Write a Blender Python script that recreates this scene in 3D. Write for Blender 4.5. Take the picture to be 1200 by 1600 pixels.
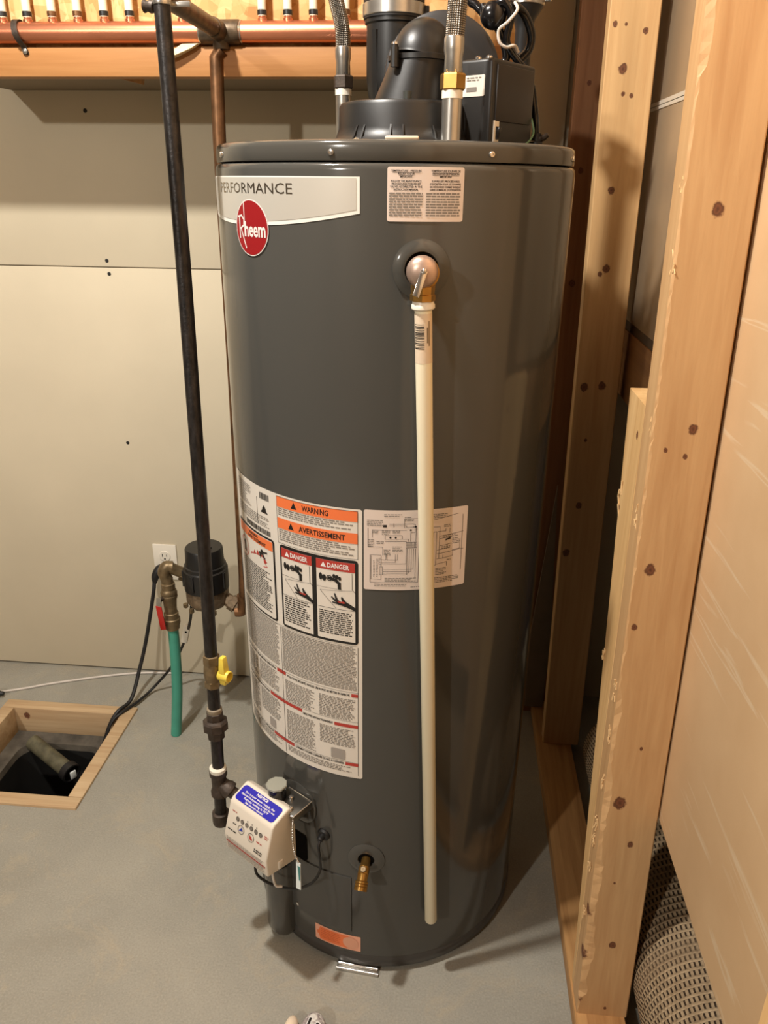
import bpy, bmesh, math, random
from math import sin, cos, pi, radians, degrees, hypot
from mathutils import Vector, Matrix

for o in list(bpy.data.objects): bpy.data.objects.remove(o)
SC = bpy.context.scene
COL = SC.collection
# ------------------------------------------------------------------ camera, world, lights, exposure
F_PX, PITCH, YAW, ROLL, CAM_H = 1212.6, 22.93, 4.95, 0.646, 1.419
def make_camera():
    p, y, r = map(radians, (PITCH, YAW, ROLL))
    fw = Vector((-sin(y)*cos(p), cos(y)*cos(p), -sin(p)))
    rt = Vector((cos(y), sin(y), 0)); up = rt.cross(fw)
    rt2 = cos(r)*rt + sin(r)*up; up2 = -sin(r)*rt + cos(r)*up
    m = Matrix((rt2, up2, -fw)).transposed().to_4x4(); m.translation = Vector((0, 0, CAM_H))
    cd = bpy.data.cameras.new('camera'); co = bpy.data.objects.new('camera', cd); COL.objects.link(co)
    co.matrix_world = m; cd.sensor_fit = 'VERTICAL'; cd.sensor_height = 36.0
    cd.lens = F_PX/1600*36.0; cd.clip_start = .02; cd.clip_end = 50
    SC.camera = co
make_camera()
W = bpy.data.worlds.new('world'); SC.world = W; W.use_nodes = True
W.node_tree.nodes['Background'].inputs[0].default_value = (1.0, .9, .75, 1)
W.node_tree.nodes['Background'].inputs[1].default_value = .02
def lamp(name, loc, watts, col, rad):
    l = bpy.data.lights.new(name, 'POINT'); l.energy = watts; l.color = col; l.shadow_soft_size = rad
    o = bpy.data.objects.new(name, l); COL.objects.link(o); o.location = loc
LC = (1.0, .96, .89)
lamp('ceiling_bulb', (-.70, .74, 2.54), 160, LC, .045)
lamp('ceiling_bulb', (-2.00, -2.20, 2.60), 215, LC, .06)
SC.view_settings.view_transform = 'Standard'; SC.view_settings.look = 'None'
SC.view_settings.gamma = 1; SC.view_settings.use_curve_mapping = False
SC.view_settings.exposure = 0.0

# ------------------------------------------------------------------ materials
def lin(c):
    return tuple(((v/255)/12.92 if v/255 <= .04045 else ((v/255+.055)/1.055)**2.4) for v in c)
MATS = {}
class NT:
    def __init__(s, name):
        s.m = bpy.data.materials.new(name); s.m.use_nodes = True; s.t = s.m.node_tree
        s.b = s.t.nodes['Principled BSDF']; MATS[name] = s.m
        s._co = None
    def n(s, typ, **kw):
        x = s.t.nodes.new(typ)
        for k, v in kw.items():
            if hasattr(x, k) and not k.startswith('i_'): setattr(x, k, v)
        return x
    def link(s, a, b): s.t.links.new(a, b)
    def val(s, sock, v):
        if hasattr(v, 'is_output') or hasattr(v, 'links'): s.link(v, sock)
        else: sock.default_value = v
    def co(s, kind='Object'):
        if s._co is None: s._co = s.n('ShaderNodeTexCoord')
        return s._co.outputs[kind]
    def mapping(s, scale=(1,1,1), loc=(0,0,0), rot=(0,0,0), kind='Object'):
        m = s.n('ShaderNodeMapping'); s.link(s.co(kind), m.inputs[0])
        m.inputs[1].default_value = loc; m.inputs[2].default_value = rot; m.inputs[3].default_value = scale
        return m.outputs[0]
    def noise(s, vec, scale, detail=4, rough=.55, dist=0):
        x = s.n('ShaderNodeTexNoise'); s.link(vec, x.inputs['Vector'])
        x.inputs['Scale'].default_value = scale; x.inputs['Detail'].default_value = detail
        x.inputs['Roughness'].default_value = rough; x.inputs['Distortion'].default_value = dist
        return x.outputs['Fac']
    def math(s, op, a, b=None, clamp=False):
        x = s.n('ShaderNodeMath'); x.operation = op; x.use_clamp = clamp
        s.val(x.inputs[0], a)
        if b is not None: s.val(x.inputs[1], b)
        return x.outputs[0]
    def ramp(s, fac, stops):
        x = s.n('ShaderNodeValToRGB'); s.link(fac, x.inputs[0]); e = x.color_ramp.elements
        while len(e) < len(stops): e.new(.5)
        for el, (p, c) in zip(e, stops): el.position = p; el.color = (*c, 1) if len(c) == 3 else c
        return x.outputs[0]
    def mix(s, fac, a, b, blend='MIX'):
        x = s.n('ShaderNodeMix'); x.data_type = 'RGBA'; x.blend_type = blend
        s.val(x.inputs[0], fac)
        for i, v in ((6, a), (7, b)):
            if hasattr(v, 'links'): s.link(v, x.inputs[i])
            else: x.inputs[i].default_value = (*v, 1)
        return x.outputs[2]
    def bump(s, h, strength=.3, dist=.002):
        x = s.n('ShaderNodeBump'); s.link(h, x.inputs['Height']); x.inputs['Strength'].default_value = strength
        x.inputs['Distance'].default_value = dist; s.link(x.outputs[0], s.b.inputs['Normal'])
    def fin(s, col=None, rough=.5, metal=0, spec=.5):
        if col is not None:
            if hasattr(col, 'links'): s.link(col, s.b.inputs['Base Color'])
            else: s.b.inputs['Base Color'].default_value = (*col, 1)
        s.val(s.b.inputs['Roughness'], rough); s.val(s.b.inputs['Metallic'], metal)
        s.b.inputs['Specular IOR Level'].default_value = spec
        return s.m
def pm(name, rgb, rough=.5, metal=0, var=0, vscale=30, bump=0, bscale=200, spec=.5, vscale3=(1,1,1)):
    t = NT(name); c = lin(rgb); col = c
    if var:
        f = t.noise(t.mapping(vscale3), vscale, 5)
        lo = tuple(v*(1-var) for v in c); hi = tuple(min(1, v*(1+var)) for v in c)
        col = t.ramp(f, [(.3, lo), (.7, hi)])
    if bump: t.bump(t.noise(t.mapping(), bscale, 3), bump, .001)
    return t.fin(col, rough, metal, spec)
def wood(name, light, dark, axis='z', knots=(), rough=.6, gscale=1.0, stain=None):
    """sawn pine: grain stretched along an axis, a few brown knots at given world points"""
    t = NT(name)
    sc = {'z': (1, 1, .05), 'x': (.05, 1, 1), 'y': (1, .05, 1)}[axis]
    v = t.mapping(sc)
    g = t.noise(v, 90*gscale, 6, .6, .6); g2 = t.noise(v, 22*gscale, 3, .5, 1.2); g3 = t.noise(t.mapping(), 5, 3)
    L, D = lin(light), lin(dark)
    c = t.ramp(t.math('ADD', t.math('MULTIPLY', g, .45), t.math('MULTIPLY', g2, .55)), [(.32, D), (.62, L)])
    c = t.mix(t.math('MULTIPLY', g3, .22), c, tuple(v*.72 for v in L))
    wob = t.noise(t.mapping(), 160, 3, .6) if knots else None
    for (kx, ky, kz, kr) in knots:
        m = t.mapping((1, 1, .82), (-kx, -ky, -kz*.82))
        ln = t.n('ShaderNodeVectorMath'); ln.operation = 'LENGTH'; t.link(m, ln.inputs[0])
        d = t.math('ADD', t.math('DIVIDE', ln.outputs['Value'], kr), t.math('MULTIPLY', t.math('SUBTRACT', wob, .5), .9))
        core = t.ramp(d, [(0, lin((70, 36, 24))), (.45, lin((112, 62, 40))), (.62, lin((78, 42, 28))), (.9, lin((104, 58, 38)))])
        f = t.ramp(d, [(0, (.95,)*3), (.78, (.9,)*3), (1.0, (.0,)*3)])
        ring = t.ramp(d, [(.0, (0,)*3), (.9, (0,)*3), (1.15, (.5,)*3), (2.2, (0,)*3)])
        c = t.mix(ring, c, tuple(v*.82 for v in D))
        c = t.mix(f, c, core)
    t.bump(g, .25, .0012)
    return t.fin(c, rough, 0, .35)

M_WALL = pm('drywall_paint', (203, 191, 166), .75, 0, .05, 3, .12, 400, .3)
def floor_mat():
    t = NT('painted_concrete')
    n1 = t.noise(t.mapping(), 2.6, 6, .62, .4); n2 = t.noise(t.mapping(), 30, 6, .7); n3 = t.noise(t.mapping(), 260, 3)
    c = t.ramp(n1, [(.30, lin((140, 136, 124))), (.5, lin((152, 149, 138))), (.72, lin((164, 160, 147)))])
    # worn dusty paint near the heater: pale speckled patches
    n4 = t.noise(t.mapping((1, 1, 1), (3.1, 1.7, 0)), 7, 7, .75, .8)
    c = t.mix(t.ramp(n4, [(.52, (0,)*3), (.66, (.55,)*3)]), c, lin((172, 160, 138)))
    c = t.mix(t.ramp(n2, [(.60, (0,)*3), (.74, (.35,)*3)]), c, lin((176, 166, 146)))
    c = t.mix(t.ramp(n2, [(.24, (.4,)*3), (.33, (0,)*3)]), c, lin((104, 98, 86)))
    # greenish stain by the gas pipe
    m = t.mapping((9, 17, 1), (.385*9, -1.50*17, 0)); ln = t.n('ShaderNodeVectorMath'); ln.operation = 'LENGTH'; t.link(m, ln.inputs[0])
    st = t.math('MULTIPLY', t.ramp(ln.outputs['Value'], [(.2, (.5,)*3), (1.0, (0,)*3)]), t.noise(t.mapping(), 25, 4))
    c = t.mix(st, c, lin((128, 128, 66)))
    c = t.mix(t.ramp(n3, [(.35, (.22,)*3), (.5, (0,)*3)]), c, lin((118, 112, 98)))
    c = t.mix(t.ramp(n3, [(.55, (0,)*3), (.7, (.3,)*3)]), c, lin((184, 178, 162)))
    t.bump(t.math('ADD', t.math('MULTIPLY', n3, .5), n2), .2, .002)
    return t.fin(c, t.ramp(n2, [(.3, (.42,)*3), (.7, (.6,)*3)]), 0, .45)
M_FLOOR = floor_mat()
M_DRYBACK = NT('bare_drywall_paper')
def _dry():
    t = M_DRYBACK
    n = t.noise(t.mapping(), 6, 5); s = t.noise(t.mapping((1, 1.0, 14), rot=(radians(9), 0, 0)), 3.2, 3, .5, .3)
    c = t.ramp(n, [(.3, lin((206, 170, 128))), (.7, lin((216, 182, 140)))])
    c = t.mix(t.ramp(s, [(.60, (0,)*3), (.66, (.55,)*3), (.71, (0,)*3)]), c, lin((226, 206, 174)))
    t.bump(t.noise(t.mapping(), 350, 2), .08, .001)
    return t.fin(c, .8, 0, .2)
M_DRYBACK = _dry()
AX, AY = .273, 1.037       # corner of the near stud
KA = [(.316, 1.055, 1.394, .0085), (.326, 1.038, 1.119, .0068), (.296, 1.025, .912, .0085), (.285, 1.020, .819, .005), (.300, 1.0, .504, .0110), (.321, 1.007, .609, .0032), (.326, .995, .423, .0055), (.322, .981, .205, .0070), (.294, 1.036, 1.089, .0034), (.321, 1.036, 1.081, .0036), (.310, .990, .341, .0024), (.325, .972, .056, .0030),
      (.277, .998, .268, .011), (.277, .993, .171, .012), (.277, .966, .075, .010)]
BY = 1.715
KB = [(.273, BY, 1.697, .005), (.293, BY, 1.697, .003), (.330, BY, 1.686, .0055), (.296, BY, 1.624, .009), (.302, BY, 1.582, .004), (.318, BY, 1.579, .004), (.300, BY, 1.411, .007), (.309, BY, 1.261, .008), (.297, BY, 1.250, .005), (.291, BY, 1.011, .009), (.329, BY, 1.015, .0085), (.307, BY, .889, .004), (.309, BY, .729, .0075), (.292, BY, .606, .009)]
M_STUD_A = wood('pine_stud_near', (204, 164, 116), (182, 138, 92), 'z', KA)
M_STUD_B = wood('pine_stud_far', (214, 174, 122), (190, 146, 96), 'z', KB)
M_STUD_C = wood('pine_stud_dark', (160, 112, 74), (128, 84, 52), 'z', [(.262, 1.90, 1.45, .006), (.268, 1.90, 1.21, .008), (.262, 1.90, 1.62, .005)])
M_JACK = wood('pine_jack_stud', (226, 186, 130), (200, 154, 98), 'z', [(.273, 1.115, 1.085, .006), (.273, 1.165, .95, .004)])
M_PLATE = wood('pine_plate', (196, 150, 96), (150, 104, 60), 'y')
M_LEDGER = wood('pine_ledger', (174, 124, 74), (154, 104, 56), 'x', [(-.80, 1.888, 1.645, .004)])
M_FRAMEW = wood('sump_frame_pine', (206, 180, 142), (176, 142, 104), 'x', [(-1.19, 1.752, -.02, .01)])
M_RAIL = wood('brown_rail', (150, 106, 62), (118, 78, 42), 'y')
M_SHARD = pm('splinter_pale', (226, 190, 138), .7, 0, .1, 60)
def osb():
    t = NT('osb_flakes')
    vo = t.n('ShaderNodeTexVoronoi'); vo.feature = 'F1'; t.link(t.mapping((26, 1, 48), rot=(0, .5, 0)), vo.inputs['Vector']); vo.inputs['Scale'].default_value = 1.0
    v2 = t.n('ShaderNodeTexVoronoi'); t.link(t.mapping((60, 1, 30), rot=(0, -.6, 0)), v2.inputs['Vector']); v2.inputs['Scale'].default_value = 1.0
    sep = t.n('ShaderNodeSeparateColor'); t.link(vo.outputs['Color'], sep.inputs[0])
    sp2 = t.n('ShaderNodeSeparateColor'); t.link(v2.outputs['Color'], sp2.inputs[0])
    f = t.math('ADD', t.math('MULTIPLY', sep.outputs[0], .6), t.math('MULTIPLY', sp2.outputs[1], .4))
    c = t.ramp(f, [(.1, lin((168, 118, 66))), (.45, lin((196, 150, 94))), (.9, lin((212, 176, 124)))])
    n = t.noise(t.mapping((1, 1, .4)), 130, 4)
    c = t.mix(t.ramp(n, [(.62, (0,)*3), (.75, (.5,)*3)]), c, lin((150, 98, 50)))
    t.bump(f, .3, .001)
    return t.fin(c, .65, 0, .3)
M_OSB = osb()
M_TANK = pm('grey_enamel', (72, 71, 67), .12, 0, .02, 3, .015, 40, .5)
M_LID = pm('grey_enamel_lid', (74, 72, 67), .14, 0, .02, 3, .02, 60, .5)
M_TANKDK = pm('grey_enamel_base', (60, 57, 54), .34, 0)
M_PANEL = pm('grey_panel_line', (67, 66, 63), .3)
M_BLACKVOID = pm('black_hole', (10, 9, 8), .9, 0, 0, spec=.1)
M_LABEL = pm('label_paper', (222, 214, 202), .38)
M_LABEL2 = pm('label_paper_rose', (220, 206, 196), .42)
M_INK = pm('print_black', (24, 21, 20), .45)
M_FINE = pm('print_fine_grey', (128, 121, 113), .5)
M_FINE2 = pm('print_fine_light', (158, 150, 142), .5)
M_RED = pm('print_red', (178, 58, 48), .4)
M_ORANGE = pm('print_orange', (236, 120, 66), .4)
M_PINK = pm('print_pink', (236, 170, 140), .4)
M_LOGORED = pm('logo_red', (146, 28, 32), .25)
M_LOGOWHITE = pm('logo_white', (226, 214, 208), .3)
M_SILVERLAB = pm('brand_silver', (196, 191, 180), .34, .25)
M_WHITELAB = pm('brand_white', (226, 224, 216), .28)
M_FOIL = pm('brand_foil_letters', (160, 152, 140), .22, .95)
M_BLUE = pm('notice_blue', (38, 34, 168), .3)
M_WHITEINK = pm('print_white', (235, 232, 228), .4)
M_CREAM = pm('cream_plastic', (226, 216, 200), .4)
M_IRON = pm('black_iron', (40, 36, 34), .40, .35, .75, 140, .5, 220, .5, (1, 1, .35))
M_FITTING = pm('malleable_fitting', (70, 60, 52), .5, .5, .35, 80, .4, 300)
M_DOPE = pm('pipe_dope', (142, 130, 110), .5, 0, .15, 120)
M_YELLOW = pm('yellow_plastic', (232, 206, 78), .4)
M_COPPER = pm('copper_bright', (206, 132, 98), .34, .85, .2, 18, .05, 200, .5, (.3, 1, 1))
M_COPPERDK = pm('copper_aged', (122, 88, 60), .42, .75, .45, 30, .1, 200)
M_SOLDER = pm('soldered_tee', (92, 78, 62), .45, .6, .45, 60, .2, 200)
M_BRASS = pm('brass', (182, 140, 74), .3, .9, .15, 60)
M_BRASSDK = pm('brass_aged', (124, 106, 78), .45, .6, .35, 60, .1, 200)
M_BRONZE = pm('bronze_casting', (128, 110, 88), .5, .55, .3, 90, .3, 250)
M_STEEL = pm('galvanised_steel', (186, 182, 174), .3, .9, .12, 40)
M_CHROME = pm('bright_metal', (214, 210, 204), .2, .95)
M_BLACKP = pm('black_plastic', (27, 26, 25), .4, 0, .15, 20, .06, 150)
M_BLACKG = pm('black_gloss', (18, 17, 18), .18)
M_RUBBER = pm('black_rubber', (26, 25, 25), .5)
M_BROWNB = pm('control_box_brown', (38, 31, 25), .42)
M_PEX = pm('pex_white', (226, 214, 190), .35, 0, .04, 30)
M_CPVC = pm('cpvc_cream', (240, 230, 200), .35)
M_CPVCLAB = pm('cpvc_sticker', (222, 202, 176), .4)
M_TIE = pm('tie_white', (206, 198, 188), .5)
M_GREENWIRE = pm('green_wire', (92, 122, 84), .5)
M_TEAL = pm('teal_hose', (70, 152, 130), .42, 0, .06, 25)
M_REDH = pm('red_handle', (178, 34, 28), .35)
M_WHITEP = pm('white_plastic', (228, 220, 204), .35)
M_GREYTAPE = pm('knob_cap_grey', (150, 150, 138), .45)
M_TAG = pm('tag_white', (216, 222, 220), .35)
M_TAGTEAL = pm('tag_teal', (60, 120, 116), .35)
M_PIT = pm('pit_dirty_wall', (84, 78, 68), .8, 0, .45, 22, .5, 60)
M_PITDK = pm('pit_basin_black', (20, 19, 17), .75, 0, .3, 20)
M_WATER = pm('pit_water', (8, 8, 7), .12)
M_MUCK = pm('mucky_pipe', (92, 88, 68), .6, 0, .4, 40, .2, 100)
M_METALSHEET = pm('grey_sheet_panel', (172, 150, 122), .28, .3, .12, 4, .04, 30, .5, (1, 1, .3))
M_SHEETLINE = pm('panel_joint', (214, 205, 188), .4, .2)
M_NAVY = pm('navy_cloth', (22, 30, 52), .5, 0, .3, 20)
M_BLACKCLOTH = pm('black_cloth', (14, 13, 14), .7)
M_PALEB = pm('pale_board', (132, 116, 96), .7, 0, .15, 15)
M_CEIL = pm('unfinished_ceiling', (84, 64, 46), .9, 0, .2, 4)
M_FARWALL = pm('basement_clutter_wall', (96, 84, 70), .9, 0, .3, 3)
M_SOFFIT = pm('soffit_shaded', (126, 110, 88), .85, 0, .06, 6)  # shade under the ledger put into the colour, darker than the wall drywall
M_SCRAP = pm('glass_fibre_scrap', (222, 204, 160), .8, 0, .2, 90, .6, 200)
M_IVORY = pm('ivory_plastic', (236, 216, 190), .4)
def carpet():
    t = NT('woven_carpet')
    sep = t.n('ShaderNodeSeparateXYZ'); t.link(t.co('UV'), sep.inputs[0])
    u, v = sep.outputs[0], sep.outputs[1]
    row = t.math('SINE', t.math('MULTIPLY', v, 2*pi)); par = t.math('MULTIPLY', t.math('MODULO', t.math('FLOOR', v), 2), .5)
    st = t.math('SINE', t.math('MULTIPLY', t.math('ADD', u, par), 2*pi))
    dark = t.math('MULTIPLY', t.ramp(row, [(.0, (1,)*3), (.35, (0,)*3)]), t.ramp(st, [(.1, (.15,)*3), (.6, (1,)*3)]))
    c = t.ramp(t.noise(t.mapping(), 60, 4), [(.3, lin((150, 128, 100))), (.7, lin((178, 155, 124)))])
    c = t.mix(dark, c, lin((52, 42, 33)))
    band = t.math('SINE', t.math('MULTIPLY', v, 2*pi/11))
    c = t.mix(t.ramp(band, [(.6, (0,)*3), (.9, (.35,)*3)]), c, lin((120, 100, 78)))
    t.bump(t.math('ADD', row, t.math('MULTIPLY', st, .5)), .6, .002)
    return t.fin(c, .95, 0, .1)
M_CARPET = carpet()
def braid():
    t = NT('stainless_braid')
    sep = t.n('ShaderNodeSeparateXYZ'); t.link(t.co('UV'), sep.inputs[0])
    u = t.math('MULTIPLY', sep.outputs[0], 2*pi*12); v = t.math('MULTIPLY', sep.outputs[1], 2*pi*200)
    a = t.math('SINE', t.math('ADD', u, v)); b = t.math('SINE', t.math('SUBTRACT', u, v)); h = t.math('MULTIPLY', a, b)
    c = t.ramp(h, [(.0, lin((96, 88, 78))), (.5, lin((188, 182, 172)))])
    t.bump(h, .8, .0015)
    return t.fin(c, .3, .85)
M_BRAID = braid()
def pattern_cloth():
    t = NT('patterned_sole')
    n = t.noise(t.mapping(), 90, 4, .6, .8)
    c = t.ramp(n, [(.35, lin((120, 104, 108))), (.5, lin((176, 166, 162))), (.62, lin((232, 228, 220)))])
    return t.fin(c, .6)
M_PATT = pattern_cloth()

# ------------------------------------------------------------------ mesh helpers
def frame(d):
    d = Vector(d).normalized(); a = Vector((0, 0, 1)) if abs(d.z) < .9 else Vector((1, 0, 0))
    u = a.cross(d).normalized(); v = d.cross(u); return u, v, d
def cr(pts, n=8):
    """Catmull-Rom through points"""
    P = [Vector(p) for p in pts]; P = [2*P[0]-P[1]] + P + [2*P[-1]-P[-2]]; out = []
    for i in range(1, len(P)-2):
        a, b, c, d = P[i-1:i+3]
        for k in range(n):
            t = k/n; out.append(.5*((2*b)+(c-a)*t+(2*a-5*b+4*c-d)*t*t+(3*b-a-3*c+d)*t**3))
    out.append(P[-2]); return out
class MB:
    def __init__(s): s.v = []; s.f = []; s.uv = {}
    def add(s, vs, fs):
        o = len(s.v); s.v += [tuple(v) for v in vs]; s.f += [tuple(i+o for i in f) for f in fs]; return s
    def box(s, c, sz, rot=None):
        c = Vector(c); vs = []
        for x in (-.5, .5):
            for y in (-.5, .5):
                for z in (-.5, .5):
                    p = Vector((x*sz[0], y*sz[1], z*sz[2]))
                    if rot is not None: p = rot @ p
                    vs.append(c+p)
        return s.add(vs, [(0,1,3,2),(4,6,7,5),(0,4,5,1),(2,3,7,6),(0,2,6,4),(1,5,7,3)])
    def bx(s, x0, x1, y0, y1, z0, z1):
        return s.box(((x0+x1)/2, (y0+y1)/2, (z0+z1)/2), (x1-x0, y1-y0, z1-z0))
    def hull(s, bot, top):
        n = len(bot); vs = list(bot)+list(top)
        fs = [tuple(range(n-1, -1, -1)), tuple(range(n, 2*n))] + [(i, (i+1) % n, n+(i+1) % n, n+i) for i in range(n)]
        return s.add(vs, fs)
    def lathe(s, prof, origin=(0,0,0), axis=(0,0,1), n=32, a0=0, flat=None):
        u, v, d = frame(axis); O = Vector(origin); vs = []; fs = []
        k = len(prof)
        for (r, h) in prof:
            for i in range(n):
                a = a0+2*pi*i/n; vs.append(O+d*h+(u*cos(a)+v*sin(a))*max(r, 1e-5))
        for j in range(k-1):
            for i in range(n):
                fs.append((j*n+i, j*n+(i+1) % n, (j+1)*n+(i+1) % n, (j+1)*n+i))
        if prof[0][0] > 1e-4: fs.append(tuple(range(n-1, -1, -1)))
        if prof[-1][0] > 1e-4: fs.append(tuple((k-1)*n+i for i in range(n)))
        return s.add(vs, fs)
    def cyl(s, p0, p1, r, n=20, r1=None):
        p0, p1 = Vector(p0), Vector(p1); L = (p1-p0).length
        return s.lathe([(r, 0), (r if r1 is None else r1, L)], p0, p1-p0, n)
    def tube(s, pts, r, n=12, uv=False):
        P = [Vector(p) for p in pts]; k = len(P); R = r if isinstance(r, (list, tuple)) else [r]*k
        T = [(P[min(i+1, k-1)]-P[max(i-1, 0)]).normalized() for i in range(k)]
        u, v, _ = frame(T[0]); vs = []; fs = []; uvs = []; dist = 0
        for i in range(k):
            if i:
                ax = T[i-1].cross(T[i])
                if ax.length > 1e-8: u = Matrix.Rotation(T[i-1].angle(T[i]), 3, ax.normalized()) @ u
                dist += (P[i]-P[i-1]).length
            w = T[i].cross(u).normalized(); u = w.cross(T[i]).normalized()
            for j in range(n):
                a = 2*pi*j/n; vs.append(P[i]+(u*cos(a)+w*sin(a))*R[i])
        base = len(s.v); nf = len(s.f); dist = 0
        for i in range(k-1):
            L = (P[i+1]-P[i]).length
            for j in range(n):
                fs.append((i*n+j, i*n+(j+1) % n, (i+1)*n+(j+1) % n, (i+1)*n+j))
                if uv: s.uv[nf+len(fs)-1] = [(j/n, dist), ((j+1)/n, dist), ((j+1)/n, dist+L), (j/n, dist+L)]
            dist += L
        fs += [tuple(range(n-1, -1, -1)), tuple((k-1)*n+j for j in range(n))]
        return s.add(vs, fs)
    def sphere(s, c, r, nu=12, nv=8, sc=(1,1,1), rot=None):
        vs = []; fs = []
        for j in range(nv+1):
            th = pi*j/nv
            for i in range(nu):
                p = Vector((r*sin(th)*cos(2*pi*i/nu)*sc[0], r*sin(th)*sin(2*pi*i/nu)*sc[1], r*cos(th)*sc[2]))
                if rot is not None: p = rot @ p
                vs.append(Vector(c)+p)
        for j in range(nv):
            for i in range(nu): fs.append((j*nu+i, (j+1)*nu+i, (j+1)*nu+(i+1) % nu, j*nu+(i+1) % nu))
        return s.add(vs, fs)
    def out(s, name, mat, parent=None, smooth=35, bevel=0, segs=2, kind=None):
        me = bpy.data.meshes.new(name); me.from_pydata(s.v, [], s.f)
        if s.uv:
            l = me.uv_layers.new(name='UVMap')
            for p in me.polygons:
                if p.index in s.uv:
                    for li, c in zip(p.loop_indices, s.uv[p.index]): l.data[li].uv = c
        bm = bmesh.new(); bm.from_mesh(me)
        if not s.uv: bmesh.ops.remove_doubles(bm, verts=bm.verts, dist=2e-6)
        bmesh.ops.recalc_face_normals(bm, faces=bm.faces)
        if bevel:
            es = [e for e in bm.edges if len(e.link_faces) == 2 and e.calc_face_angle(0) > radians(25)]
            bmesh.ops.bevel(bm, geom=es, offset=bevel, segments=segs, affect='EDGES', profile=.5, clamp_overlap=True)
        bm.to_mesh(me); bm.free()
        me.materials.append(mat)
        if smooth:
            for p in me.polygons: p.use_smooth = True
            me.set_sharp_from_angle(angle=radians(smooth))
        o = bpy.data.objects.new(name, me); COL.objects.link(o)
        if parent is not None: attach(o, parent)
        if kind: o['kind'] = kind
        return o
def attach(o, parent):
    o.parent = parent
    w = parent
    M = Matrix.Identity(4)
    while w is not None:
        M = w.matrix_parent_inverse @ w.matrix_basis @ M if w.parent else w.matrix_basis @ M
        w = w.parent
    o.matrix_parent_inverse = M.inverted()
def tag(o, label, cat, group=None, kind=None):
    o['label'] = label
    o['category'] = cat
    if group: o['group'] = group
    if kind: o['kind'] = kind
    return o
def thing(name, loc, label, cat, group=None):
    o = bpy.data.objects.new(name, None); COL.objects.link(o); o.location = loc; o.empty_display_size = .05
    return tag(o, label, cat, group)
def struct(o):
    o['kind'] = 'structure'; return o

# ------------------------------------------------------------------ the setting
PX0, PX1, PY0, PY1 = -1.262, -.868, 1.39, 1.79      # sump pit, outside of its wooden frame
WY, XW = 1.978, .273
b = MB()
for (x0, x1, y0, y1) in ((-3.4, PX0, -3.2, WY+.1), (PX1, 1.7, -3.2, WY+.1), (PX0, PX1, -3.2, PY0), (PX0, PX1, PY1, WY+.1)):
    b.bx(x0, x1, y0, y1, -.10, 0)
fl = struct(b.out('floor', M_FLOOR, smooth=0))
wb = struct(MB().bx(-3.4, 1.7, WY+.0127, WY+.09, 0, 2.85).out('wall_back', M_WALL, smooth=0))
SEAM = 1.217
MB().bx(-3.4, .228, WY, WY+.0127, .006, SEAM-.0012).out('drywall_sheet', M_WALL, wb, bevel=.0012)
MB().bx(-3.4, .228, WY, WY+.0127, SEAM+.0012, 2.85).out('drywall_sheet', M_WALL, wb, bevel=.0012)
for (x, z) in ((-.888, 1.570), (-.880, 1.233), (-.878, 1.201), (-.884, .752)):
    MB().lathe([(.0042, -.0012), (.0048, .0004), (.003, .0009), (0, .0002)], (x, WY, z), (0, -1, 0), 14).out('drywall_screw', M_BLACKP, wb)
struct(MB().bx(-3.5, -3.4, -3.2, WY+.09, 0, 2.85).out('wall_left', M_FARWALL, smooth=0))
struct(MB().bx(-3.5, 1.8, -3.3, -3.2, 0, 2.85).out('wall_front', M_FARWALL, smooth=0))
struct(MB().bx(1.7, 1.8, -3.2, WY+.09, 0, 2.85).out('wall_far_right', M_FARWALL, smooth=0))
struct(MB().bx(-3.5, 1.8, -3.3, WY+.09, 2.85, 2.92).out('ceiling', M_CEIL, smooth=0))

# right-hand partition: bare studs, drywall on the far side only
DX = .366
rng = random.Random(4)
wr = struct(MB().bx(DX, DX+.0127, -1.2, 1.092, .475, 2.85).out('wall_right', M_DRYBACK, bevel=.0015))
def stud(name, x0, x1, y0, y1, z0, z1, mat, lean=0, wane=None, rough=.0015, step=.02, seed=1):
    """sawn lumber, upright: rings every few cm, uneven arrises, the front-left arris knocked off where the photo shows it"""
    r = random.Random(seed); n = max(2, int((z1-z0)/step)); rings = []
    fy0 = y0 if callable(y0) else (lambda z: y0); fy1 = y1 if callable(y1) else (lambda z: y1)
    for i in range(n+1):
        z = z0+(z1-z0)*i/n; dx = lean*(z-.9); a, b_ = fy0(z), fy1(z)
        w = wane(z) if wane else .002
        wj = max(.0012, w+r.uniform(-1, 1)*rough*(1+w*60)); wk = max(.0012, .0022+r.uniform(-1, 1)*rough*.5)
        wyj = max(.0012, w*.45+r.uniform(-1, 1)*rough)
        rings.append([(x0+dx+wj, a, z), (x1+dx-.0018, a, z), (x1+dx, a+.0018, z), (x1+dx, b_-.0018, z), (x1+dx-.0018, b_, z),
                      (x0+dx+wk, b_, z), (x0+dx, b_-wk, z), (x0+dx, a+wyj, z)])
    m = MB(); k = 8; vs = [p for ring in rings for p in ring]; fs = [tuple(range(k-1, -1, -1)), tuple(n*k+i for i in range(k))]
    for j in range(n):
        for i in range(k): fs.append((j*k+i, j*k+(i+1) % k, (j+1)*k+(i+1) % k, (j+1)*k+i))
    m.add(vs, fs); return m.out(name, mat, wr, smooth=0)
def waneA(z):
    w = .003
    if z > 1.545: w = .010
    if z < .80: w = .004+.011*(.80-z)/.75+.003*sin(z*40)
    if z < .075: w = .003
    return w
MB().bx(XW, XW+.089, -1.2, 1.90, 0, .038).out('bottom_plate', M_PLATE, wr, bevel=.002)
MB().bx(XW-.012, XW+.08, -1.2, 1.90, 2.81, 2.849).out('top_plate', M_PLATE, wr, bevel=.002)
YA = lambda z: 1.037+.062*(z-1.1)
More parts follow.
